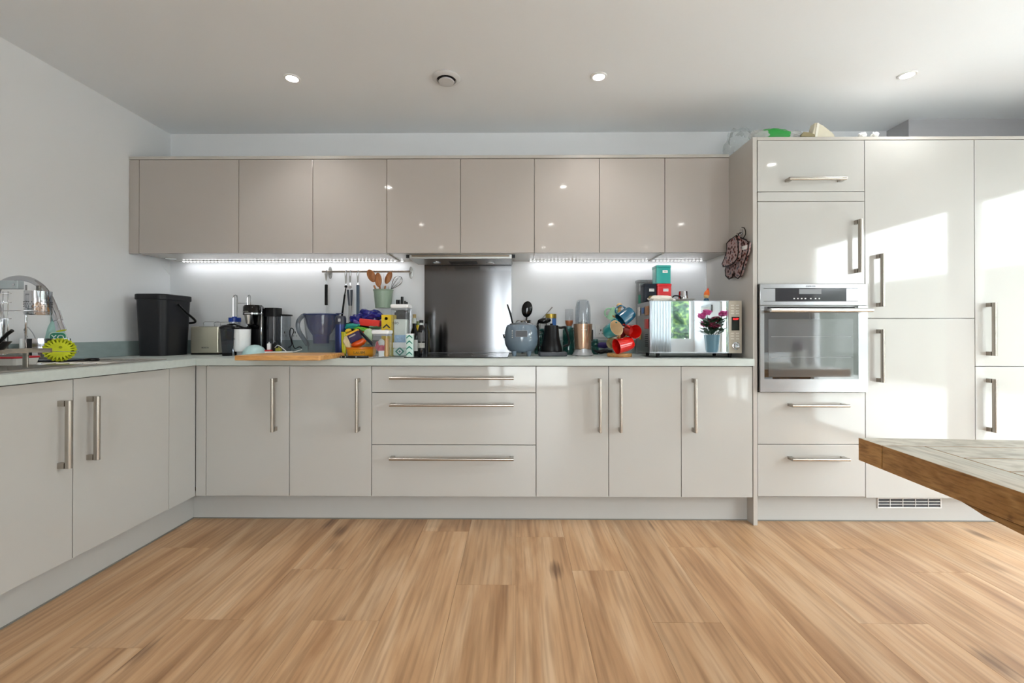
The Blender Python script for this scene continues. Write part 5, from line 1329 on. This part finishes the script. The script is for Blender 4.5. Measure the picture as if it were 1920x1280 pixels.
# ================================================================== sink corner
t = thing('sink', 'inset stainless steel sink with drainer in the left worktop', 'sink', ((HX0 + HX1) / 2, (HY0 + HY1) / 2, WT))
hx_, hy_ = (HX1 - HX0) / 2, (HY1 - HY0) / 2
yf, yn = 2.30 - (HY0 + HY1) / 2, 1.42 - (HY0 + HY1) / 2
xl, xr = -2.245 + 2.04, -1.815 + 2.04
b = B()
b.box(xl, xr, hy_, yf, 0.0004, 0.003); b.box(xl, xr, yn, -hy_, 0.0004, 0.003); b.box(xl, -hx_, -hy_, hy_, 0.0004, 0.003); b.box(hx_, xr, -hy_, hy_, 0.0004, 0.003)
b.tube([(xl, yn, 0.004), (xr, yn, 0.004), (xr, yf, 0.004), (xl, yf, 0.004)], 0.004, 8, closed=True)
part('surround', b, M_STEEL, t)
b = B(); g = 0.0015
b.box(-hx_ + g, hx_ - g, -hy_ + g, hy_ - g, -0.16, -0.158); b.box(-hx_ + g, -hx_ + 0.003, -hy_ + g, hy_ - g, -0.158, 0.0004); b.box(hx_ - 0.003, hx_ - g, -hy_ + g, hy_ - g, -0.158, 0.0004); b.box(-hx_ + 0.003, hx_ - 0.003, -hy_ + g, -hy_ + 0.003, -0.158, 0.0004); b.box(-hx_ + 0.003, hx_ - 0.003, hy_ - 0.003, hy_ - g, -0.158, 0.0004)
part('bowl', b, M_STEEL, t)
for i in range(6):
    x = xl + 0.06 + i * 0.062
    b = B(); b.tube([(x, hy_ + 0.05, 0.004), (x, yf - 0.05, 0.004)], 0.003, 6); part('drainer_rib', b, M_STEEL, t)
t = thing('sink_plug', 'round sink plug with black ring on the drainer edge', 'plug', (ux(173, 2.12), 2.12, WT + 0.0078))
b = B(); b.lathe([(0.026, 0), (0.028, 0.004), (0.024, 0.012), (0.018, 0.012), (0.016, 0.005), (0, 0.004)], (0, 0, 0), 28); part('ring', b, M_BLACK, t)
b = B(); b.lathe([(0.015, 0.005), (0.010, 0.010), (0, 0.010)], (0, 0, 0), 20); part('button', b, M_CHROME, t)
# tap
fy = 1.96
t = thing('tap', 'tall chrome swan neck tap with pull-down head, arching over the sink', 'tap', (-2.285, fy, WT + 0.0005))
pts = []
for u, v in ((-8, 600), (-8, 560), (-2, 538), (14, 526), (36, 521.5), (60, 526), (80, 540), (94, 560), (102, 578), (106, 590)):
    q = at(u, v, fy); pts.append((q.x + 2.285, 0, q.z - WT))
pts = [(0, 0, 0.03), (0.0, 0, 0.12), (0.0, 0, 0.2)] + [p_ for p_ in pts[1:]]
b = B(); b.tube(pts, 0.0125, 14, smooth_pts=5); part('neck', b, M_CHROME, t)
h0, h1, h2 = at(104, 583, fy), at(109, 601, fy), at(115, 620, fy)
b = B(); b.cyl(h0 + Vector((2.285, -fy, -WT)), h1 + Vector((2.285, -fy, -WT)), 0.0155, 0.016, 20); part('collar', b, M_CHROME, t)
b = B(); b.cyl(h1 + Vector((2.285, -fy, -WT)), h2 + Vector((2.285, -fy, -WT)), 0.0135, 0.0175, 20); part('spray_head', b, mat('spray_chrome', (200, 204, 212), 0.15, 1.0), t)
b = B(); b.lathe([(0.028, 0), (0.028, 0.006), (0.021, 0.012), (0.021, 0.06), (0, 0.06)], (0, 0, 0), 24); part('base', b, M_CHROME, t)
b = B(); b.tube([(0, -0.02, 0.045), (0, -0.05, 0.05), (0.01, -0.10, 0.09)], 0.006, 8); part('lever', b, M_CHROME, t)
# sink caddy, sponge, detergent
cz = WT + 0.009
t = thing('drip_tray', 'thin dark tray under the sink caddy', 'tray', (-2.235, 2.17, WT + 0.0082))
b = B(); b.rbox(-0.115, 0.125, -0.11, 0.06, 0, 0.006, 0.01, 3, bev=0.001); part('base', b, mat('tray_dark', (26, 32, 48), 0.3), t)
t = thing('sink_caddy', 'steel fronted black caddy holding washing-up things behind the tap', 'caddy', (-2.245, 2.11, WT + 0.0152), 0.7)
b = B(); W_ = 0.082; b.box(-W_, W_, 0.002, 0.06, 0, 0.004); b.box(-W_, -W_ + 0.003, 0.002, 0.06, 0.004, 0.098); b.box(W_ - 0.003, W_, 0.002, 0.06, 0.004, 0.098); b.box(-W_ + 0.003, W_ - 0.003, 0.057, 0.06, 0.004, 0.098); b.box(-W_ + 0.003, W_ - 0.003, 0.002, 0.004, 0.004, 0.098)
part('tray', b, M_BLACK, t)
b = B(); b.rbox(-0.044, W_ + 0.001, -0.003, 0.0015, 0.0, 0.10, 0.001, 2); part('front_plate', b, M_CHROME, t)
b = B(); b.rbox(-W_ - 0.003, -0.062, -0.003, 0.0015, 0.0, 0.10, 0.001, 2); part('side_plate', b, M_DULL, t)
t = thing('brush', 'washing-up brush standing in the sink caddy, wire loop up', 'brush', (-2.298, 2.11, WT + 0.0205))
b = B(); b.tube([(0, 0, 0.005), (0.005, 0, 0.09), (-0.025, 0, 0.14), (-0.04, 0, 0.148), (-0.05, 0, 0.13), (-0.035, 0, 0.10)], 0.0022, 6, smooth_pts=4); part('handle', b, M_CHROME, t)
b = B(); b.lathe([(0.010, 0), (0.012, 0.02), (0, 0.022)], (0, 0, 0), 14); part('head', b, M_BLACK, t)
t = thing('detergent_bottle', 'pale teal washing-up liquid bottle with green label behind the tap head', 'bottle', (ux(103, 2.27), 2.27, WT + 0.001), 0.75)
s = 2.275 / FP; f = 622 + (CAMZ - WT) * FP / 2.275
b = B(s); b.lathe([(15, 0), (18, 4), (19, f - 650), (17.5, f - 635), (11, f - 615), (4.5, f - 602), (0, f - 601)], (0, 0, 0), 32, sy=0.55); part('body', b, mat('detergent_teal', (150, 188, 182), 0.2, trans=0.0, coat=0.3, vary=0.01), t)
b = B(s); b.cyl((-1, 0, f - 602), (-2, 0, f - 590), 4, 2.5, 14); part('cap', b, mat('cap_teal', (100, 140, 140), 0.35), t)
b = B(s); b.rbox(-6, 15, -11.8, -10.0, f - 641, f - 624, 6, 5, axis='y'); part('label', b, mat('detergent_label', (22, 128, 96), 0.4), t)
b = B(s); b.rbox(-7.5, 16.5, -11.0, -9.6, f - 642.5, f - 622.5, 7, 5, axis='y'); part('label_edge', b, mat('label_mint', (190, 216, 206), 0.4), t)
text('lettering', 'YO', 0.034, M_WHITE, t, (0.012, -12.2 * s, (f - 633) * s))
sp = at(112, 655.5, 2.055)
t = thing('sponge', 'bright yellow-green round scalloped sponge held in front of the sink caddy', 'sponge', sp, 0.7)
b = B()
n = 22; prof = []
P0 = []
for j in range(n * 2):
    a = PI * j / n; r = 0.046 + (0.0022 if j % 2 else -0.0012)
    P0.append((r * 1.0 * math.cos(a), r * 0.92 * math.sin(a)))
b.prism(P0, 'y', -0.016, 0.016, 0.011); part('foam', b, mat('lime_sponge', (206, 214, 30), 0.7, vary=0.04, bump=0.4, bscale=260), t)
for x, z, r in ((0.004, 0.012, 0.006),):
    b = B(); b.lathe([(r, 0), (r, 0.001)], (x, -0.0155, z), 14, M=Matrix.Rotation(PI / 2, 3, 'X')); part('dimple', b, mat('sponge_shade', (150, 160, 20), 0.8), t)
# dish rack
ry0, ry1 = 1.36, 1.70
rx0, rx1 = -2.235, -1.885
t = thing('dish_rack', 'two tier chrome dish rack at the left picture edge beside the sink', 'dish rack', ((rx0 + rx1) / 2, (ry0 + ry1) / 2, WT + 0.0085))
hx, hy = (rx1 - rx0) / 2, (ry1 - ry0) / 2
z1 = vz(659, 1.70) - WT - 0.0085; z2 = vz(533, 1.70) - WT - 0.0085
for sx in (-1, 1):
    for sy in (-1, 1):
        b = B(); b.rbox(sx * hx - 0.010, sx * hx + 0.010, sy * hy - 0.004, sy * hy + 0.004, 0, z1, 0.003, 2); part('post', b, M_HANDLE, t)
        b = B(); b.tube([(sx * hx, sy * hy, z1), (sx * hx, sy * hy, z2)], 0.003, 8); part('upright', b, M_CHROME, t)
for zz, w in ((z1 + 0.004, 0.008), (z1 - 0.016, 0.004)):
    b = B(); b.box(-hx - 0.01, hx + 0.10 if w > 0.005 else hx + 0.01, hy - 0.003, hy + 0.003, zz - w, zz + w); part('rim', b, M_HANDLE, t)
    b = B(); b.box(-hx - 0.01, hx + 0.01, -hy - 0.003, -hy + 0.003, zz - w, zz + w); part('rim', b, M_HANDLE, t)
for sx in (-1, 1):
    b = B(); b.box(sx * (hx + 0.008) - 0.003, sx * (hx + 0.008) + 0.003, -hy, hy, z1 - 0.006, z1 + 0.012); part('rim', b, M_HANDLE, t)
b = B(); b.box(-hx, hx - 0.02, hy - 0.012, hy + 0.012, z2 - 0.016, z2 + 0.016, 0.002); part('bracket', b, mat('bracket_grey', (166, 176, 180), 0.4, 0.4), t)
b = B(); b.lathe([(0.005, -0.001), (0.005, 0.002), (0, 0.003)], (hx - 0.034, hy - 0.0125, z2), 12, M=Matrix.Rotation(PI / 2, 3, 'X')); part('screw', b, M_CHROME, t)
for i in range(9):
    x = hx - 0.012 - i * 0.019
    b = B(); b.tube([(x, hy - 0.05, z1), (x, hy - 0.05, z2 - 0.03)], 0.0017, 6); part('wire', b, M_CHROME, t)
for v in (549, 566, 582, 597, 640):
    z = vz(v, 1.65) - WT - 0.0085
    b = B(); b.tube([(-hx, hy - 0.05, z), (hx + (0.10 if v == 582 else 0.0), hy - 0.05, z)], 0.0015, 6); part('wire', b, M_CHROME, t)
for i in range(10):
    y = -hy + 0.03 + i * 0.03
    b = B(); b.tube([(-hx, y, z1), (hx, y, z1)], 0.0015, 6); part('wire', b, M_CHROME, t)
q = at(147, 659, 1.86); o = Vector(((rx0 + rx1) / 2, (ry0 + ry1) / 2, WT + 0.0085))
b = B(); b.tube([(hx - 0.08, hy, z1 + 0.006), (q.x - o.x - 0.05, q.y - o.y, q.z - o.z), (q.x - o.x, q.y - o.y, q.z - o.z)], 0.0014, 6); part('wire_arm', b, M_CHROME, t)
# cutlery cup
c = at(56, 590, 1.70)
t = thing('cutlery_cup', 'perforated polished steel cutlery cup hung on the dish rack', 'cutlery cup', (c.x, 1.73, c.z))
s = 1.73 / FP
b = B(s); b.lathe([(18, 0), (19, 2), (19, 45), (18.2, 45), (18.2, 3), (0, 2)], (0, 0, 0), 40); part('body', b, M_CHROME, t)
b = B(s)
for k in range(26):
    a = 2 * PI * k / 26
    for z in (16, 20, 24):
        aa = a + (z == 20) * PI / 26
        b.blob((19 * math.cos(aa), 19 * math.sin(aa), z), (0.9, 0.9, 0.9), 0, sub=1)
part('hole', b, M_INK, t, stuff=True)
b = B(s); b.tube([(20 * math.cos(2 * PI * k / 24), 20 * math.sin(2 * PI * k / 24), 5.5) for k in range(24)], 0.6, 6, closed=True); part('ring', b, M_CHROME, t)
b = B(s); b.box(-20, -14, 14, 19, 40, 58, 0.5); part('hook', b, M_HANDLE, t)
# things in the rack
q = at(8, 618, 1.6)
t = thing('frying_pan', 'black frying pan lying on the dish rack behind the wires', 'pan', (q.x - 0.06, 1.56, o.z + z1 + 0.010))
b = B(); b.lathe([(0, 0), (0.07, 0), (0.09, 0.03), (0.087, 0.03), (0.068, 0.004), (0, 0.004)], (0, 0, 0), 32); part('body', b, M_BLACK, t)
b = B(); b.tube([(0.085, 0, 0.026), (0.12, 0, 0.06), (0.135, 0, 0.07)], 0.006, 8); part('handle', b, M_BLACK, t)
q = at(12, 686, 1.74)
t = thing('food_box', 'small clear food box with red lid under the dish rack', 'box', (q.x - 0.10, 1.80, WT + 0.0085))
b = B(); b.rbox(-0.07, 0.065, 0, 0.10, 0, 0.028, 0.012, 4, taper=0.9); part('body', b, M_CERAM, t)
b = B(); b.rbox(-0.073, 0.068, -0.003, 0.103, 0.028, 0.036, 0.014, 4, bev=0.002); part('lid', b, mat('lid_red', (196, 40, 52), 0.35), t)
# cable on left wall corner
q0, q1, q2 = atx(305, 497, XL + 0.004), atx(311, 505, XL + 0.004), at(319, 515, YW - 0.004)
b = B(); b.tube([q0, q1, q2], 0.002, 6, smooth_pts=3); single('cable', b, M_WHITE, 'short thin white cable in the corner under the wall cabinets', 'cable')
b = B(); b.lathe([(0.03, -0.004), (0.03, -0.0005)], (0, 0, 0), 20); single('puck_light', b, M_WHITE, 'small round white disc under the leftmost wall cabinet', 'light', (ux(320, 2.9), 2.9, UZ0))

# ================================================================== dining table
M_TBROWN = wood('table_edge', (146, 102, 52), (168, 124, 70), (186, 144, 88), 0.5, scale=(3, 12, 30), knots=True, bump=0.1)
M_TTOP = wood('table_top_grey', (150, 144, 130), (172, 168, 154), (184, 178, 164), 0.42, scale=(4, 14, 14), knots=False, bump=0.1)
M_TTOPY = wood('table_top_grey_long', (150, 144, 130), (172, 168, 154), (184, 174, 156), 0.42, scale=(14, 4, 14), knots=False, bump=0.1)
TBZ = 0.75
lo, hi = 0.5, 2.5
for _ in range(40):
    mid = (lo + hi) / 2
    if at(1608, 820, mid).z > TBZ: lo = mid
    else: hi = mid
tc0 = at(1608, 820, lo)
t = thing('dining_table', 'rustic wooden dining table with greyed plank top, cut by the right picture edge', 'table', (tc0.x, tc0.y, 0), math.radians(-3.3))
TL, TD, TH = 1.75, 0.86, 0.064
def board(x0, x1, y0, y1, mt):
    b = B(); b.box(x0 + 0.0012, x1 - 0.0012, y0 + 0.0012, y1 - 0.0012, TBZ - TH, TBZ, 0.0015)
    for f_ in b.bm.faces:
        f_.normal_update()
        if f_.normal.z > 0.5: f_.material_index = 1
    return part('board', b, (M_TBROWN, mt), t)
board(0, TL, -0.090, 0, M_TTOP)
board(0, 0.108, -TD, -0.090, M_TTOPY)
board(TL - 0.108, TL, -TD, -0.090, M_TTOPY)
ys = [-0.090, -0.200, -0.305, -0.415, -0.52, -0.63, -0.74, -TD]
for ya, yb in zip(ys, ys[1:]): board(0.108, TL - 0.108, yb, ya, M_TTOP)
b = B(); b.prism([(-0.30, TBZ - TH - 0.0005), (-0.36, TBZ - TH - 0.012), (-0.44, TBZ - TH - 0.019), (-0.50, TBZ - TH - 0.0005)], 'x', 0.006, 0.08, 0.002); part('brace', b, M_TBROWN, t)
for x in (0.72, TL - 0.3):
    b = B(); b.box(x - 0.05, x + 0.05, -0.48, -0.38, 0.06, TBZ - TH - 0.04, 0.004); part('leg', b, M_TBROWN, t)
    b = B(); b.box(x - 0.05, x + 0.05, -0.76, -0.10, 0, 0.06, 0.006); part('foot', b, M_TBROWN, t)
    b = B(); b.box(x - 0.05, x + 0.05, -0.74, -0.12, TBZ - TH - 0.04, TBZ - TH - 0.001, 0.004); part('bearer', b, M_TBROWN, t)
t = thing('planter', 'white plant pot on the dining table, mirrored in the oven door', 'pot', (2.50, 0.86, TBZ + 0.0008))
b = B(); b.lathe([(0.05, 0), (0.064, 0.14), (0.058, 0.14), (0.045, 0.01), (0, 0.01)], (0, 0, 0), 28); part('pot', b, M_CERAM, t)
b = B(); b.blob((0, 0, 0.17), (0.045, 0.045, 0.06), 0.15, 3, 5, 3); part('plant', b, mat('plum_plant', (110, 80, 92), 0.6, vary=0.2), t)
t = thing('dining_chair', 'pale grey shell dining chair at the table, mirrored in the oven door', 'chair', (2.95, 0.02, 0), math.radians(180))
b = B(); b.blob((0, 0, 0.45), (0.23, 0.22, 0.035), 0.02, 1, 1, 3); part('seat', b, mat('chair_shell', (196, 198, 198), 0.45), t)
b = B(); b.rbox(-0.22, 0.22, 0.18, 0.215, 0.44, 0.82, 0.08, 6, axis='y', bev=0.01); part('backrest', b, mat('chair_shell', (196, 198, 198), 0.45), t)
for sx in (-1, 1):
    for sy in (-1, 1):
        b = B(); b.cyl((sx * 0.19, sy * 0.18, 0), (sx * 0.12, sy * 0.11, 0.43), 0.012, 0.017, 12); part('leg', b, M_SPOON, t)
# console table with flowers, seen mirrored in the microwave door
t = thing('console_table', 'white console table behind the camera, mirrored in the microwave door', 'table', (2.55, -1.42, 0))
b = B(); b.box(-0.75, 0.75, -0.28, 0.28, 0.715, 0.75, 0.004); part('top', b, mat('console_white', (214, 216, 216), 0.3), t)
for sx in (-1, 1):
    for sy in (-1, 1):
        b = B(); b.box(sx * 0.70 - 0.025, sx * 0.70 + 0.025, sy * 0.24 - 0.025, sy * 0.24 + 0.025, 0, 0.715, 0.003); part('leg', b, mat('console_white', (214, 216, 216), 0.3), t)
vv = Vector((2.80, -1.36, 0.7508))
t = thing('vase', 'pale blue flared vase mirrored in the microwave door', 'vase', vv)
b = B(); b.lathe([(0.07, 0), (0.085, 0.05), (0.105, 0.26), (0.10, 0.26), (0.078, 0.05), (0, 0.02)], (0, 0, 0), 32); part('body', b, mat('vase_blue', (100, 134, 150), 0.2, coat=0.3), t)
random.seed(11)
for i in range(9):
    a = i * 2.4; r = 0.04 + 0.15 * ((i * 0.37) % 1.0)
    hx_, hy_, hz_ = r * math.cos(a) * 1.25, r * math.sin(a) * 0.6, 0.44 + 0.10 * math.sin(i * 1.7)
    t = thing('flower', ('pink flower in the pale blue vase' if i % 3 else 'dark wine red flower in the pale blue vase'), 'flower', vv + Vector((0, 0, 0.022)), 0, 'flowers in the blue vase')
    b = B(); b.tube([(hx_ * 0.15, hy_ * 0.15, 0), (hx_ * 0.35, hy_ * 0.35, 0.24), (hx_, hy_, hz_)], 0.004, 6, smooth_pts=3); part('stem', b, mat('stem_green', (46, 84, 40), 0.6), t)
    c_ = (200, 70, 140) if i % 3 else (120, 30, 60)
    b = B(); b.blob((hx_, hy_, hz_ + 0.02), (0.055, 0.055, 0.04), 0.5, 3.5, i, 3); part('bloom', b, mat('bloom_%s' % ('pink' if i % 3 else 'wine'), c_, 0.6, vary=0.2, vscale=60), t)
    for j in range(6):
        a2 = a + j * 1.6; z_ = 0.24 + j * 0.035
        cx_, cy_ = hx_ * 0.55, hy_ * 0.55
        d2 = Vector((math.cos(a2), math.sin(a2), 0.5))
        e2 = Vector((-math.sin(a2), math.cos(a2), 0))
        P = Vector((cx_, cy_, z_))
        b = B(); v_ = [b._v(P), b._v(P + d2 * 0.08 + e2 * 0.04), b._v(P + d2 * 0.16 + Vector((0, 0, -0.01))), b._v(P + d2 * 0.08 - e2 * 0.04)]
        v2 = [b._v(x_.co + Vector((0, 0, 0.002))) for x_ in v_]
        b._f(v_[::-1]); b._f(v2)
        for k in range(4): b._f([v_[k], v_[(k + 1) % 4], v2[(k + 1) % 4], v2[k]])
        part('leaf', b, mat('leaf_green', (26, 58, 32), 0.5, vary=0.2), t)
# curtains and pictures behind the camera
def curtain(label, axis, a0, a1, z0, z1, pos, n=9, group=None):
    b = B(); N_ = n * 8; rows = []
    for zz in (z0, z1):
        row = []
        for i in range(N_ + 1):
            a = a0 + (a1 - a0) * i / N_; d_ = 0.03 * math.sin(2 * PI * n * i / N_)
            row.append(b._v((a, pos + d_, zz) if axis == 'x' else (pos + d_, a, zz)))
        rows.append(row)
    for i in range(N_): b._f([rows[0][i], rows[0][i + 1], rows[1][i + 1], rows[1][i]], True)
    r_ = bmesh.ops.solidify(b.bm, geom=b.bm.faces[:], thickness=0.002)
    return single('curtain', b, mat('curtain_white', (226, 228, 230), 0.8, vary=0.01), label, 'curtain')
curtain('white curtain beside the rear window, mirrored in the microwave door', 'x', 2.42, 2.90, 0.1, 2.25, YR + 0.06)
for i, (y0, y1, z0, z1, lab) in enumerate(((-3.05, -2.62, 1.40, 1.52, 'dark wide picture frame on the right wall, mirrored in the microwave'), (-2.95, -2.68, 1.62, 1.95, 'dark upright picture frame on the right wall, mirrored in the microwave'))):
    t = thing('picture_frame', lab, 'picture', (XR - 0.021, (y0 + y1) / 2, z0))
    h = (y1 - y0) / 2
    b = B(); b.box(0, 0.02, -h, h, 0, z1 - z0, 0.002); part('frame', b, M_BLACK, t)
    b = B(); b.box(-0.001, 0, -h + 0.03, h - 0.03, 0.03, z1 - z0 - 0.03); part('print', b, mat('art_print', (120, 110, 90), 0.5, vary=0.4, vscale=14), t)
# outside
m_leaf = bpy.data.materials.new('foliage'); m_leaf.use_nodes = True
nt = m_leaf.node_tree; p = nt.nodes['Principled BSDF']; p.inputs['Roughness'].default_value = 0.7
tc = nt.nodes.new('ShaderNodeTexCoord'); vo = nt.nodes.new('ShaderNodeTexNoise'); vo.inputs['Scale'].default_value = 9; vo.inputs['Detail'].default_value = 6
rp = nt.nodes.new('ShaderNodeValToRGB')
rp.color_ramp.elements[0].position = 0.36; rp.color_ramp.elements[0].color = lin((8, 24, 18)); rp.color_ramp.elements[1].position = 0.66; rp.color_ramp.elements[1].color = lin((98, 116, 60))
e = rp.color_ramp.elements.new(0.5); e.color = lin((34, 62, 40))
nt.links.new(tc.outputs['Object'], vo.inputs['Vector']); nt.links.new(vo.outputs['Fac'], rp.inputs['Fac']); nt.links.new(rp.outputs['Color'], p.inputs['Base Color'])
for i, (x, y, lab) in enumerate(((3.6, -8.0, 'leafy green tree outside the rear window, seen in the microwave mirror'), (6.4, -9.0, 'leafy tree further right outside the rear window'))):
    t = thing('tree', lab, 'tree', (x, y, -0.2))
    b = B(); b.cyl((0, 0, 0), (0, 0, 1.6), 0.16, 0.1, 12); part('trunk', b, M_SPOON, t)
    b = B()
    random.seed(i)
    for k in range(16):
        a = k * 2.4; b.blob((1.2 * math.cos(a) * (k % 4) / 3, 0.8 * math.sin(a), 0.9 + 0.24 * k), (0.8, 0.7, 0.62), 0.6, 4, k, 3)
    part('crown', b, m_leaf, t, stuff=True)
b = B(); b.box(-0.15, 0.15, -13.9, 13.9, 0, 2.6)
single('garden_wall', b, mat('render_pale', (128, 132, 124), 0.8), 'pale rendered garden wall outside the patio doors', 'wall', (10.0, 0, -0.195))
b = B(); b.box(-14, 14, -14, 14, -0.1, 0); o_ = single('terrace', b, mat('paving_grey', (214, 214, 210), 0.8), 'grey terrace outside the patio doors', 'terrace', (0, 0, -0.2))
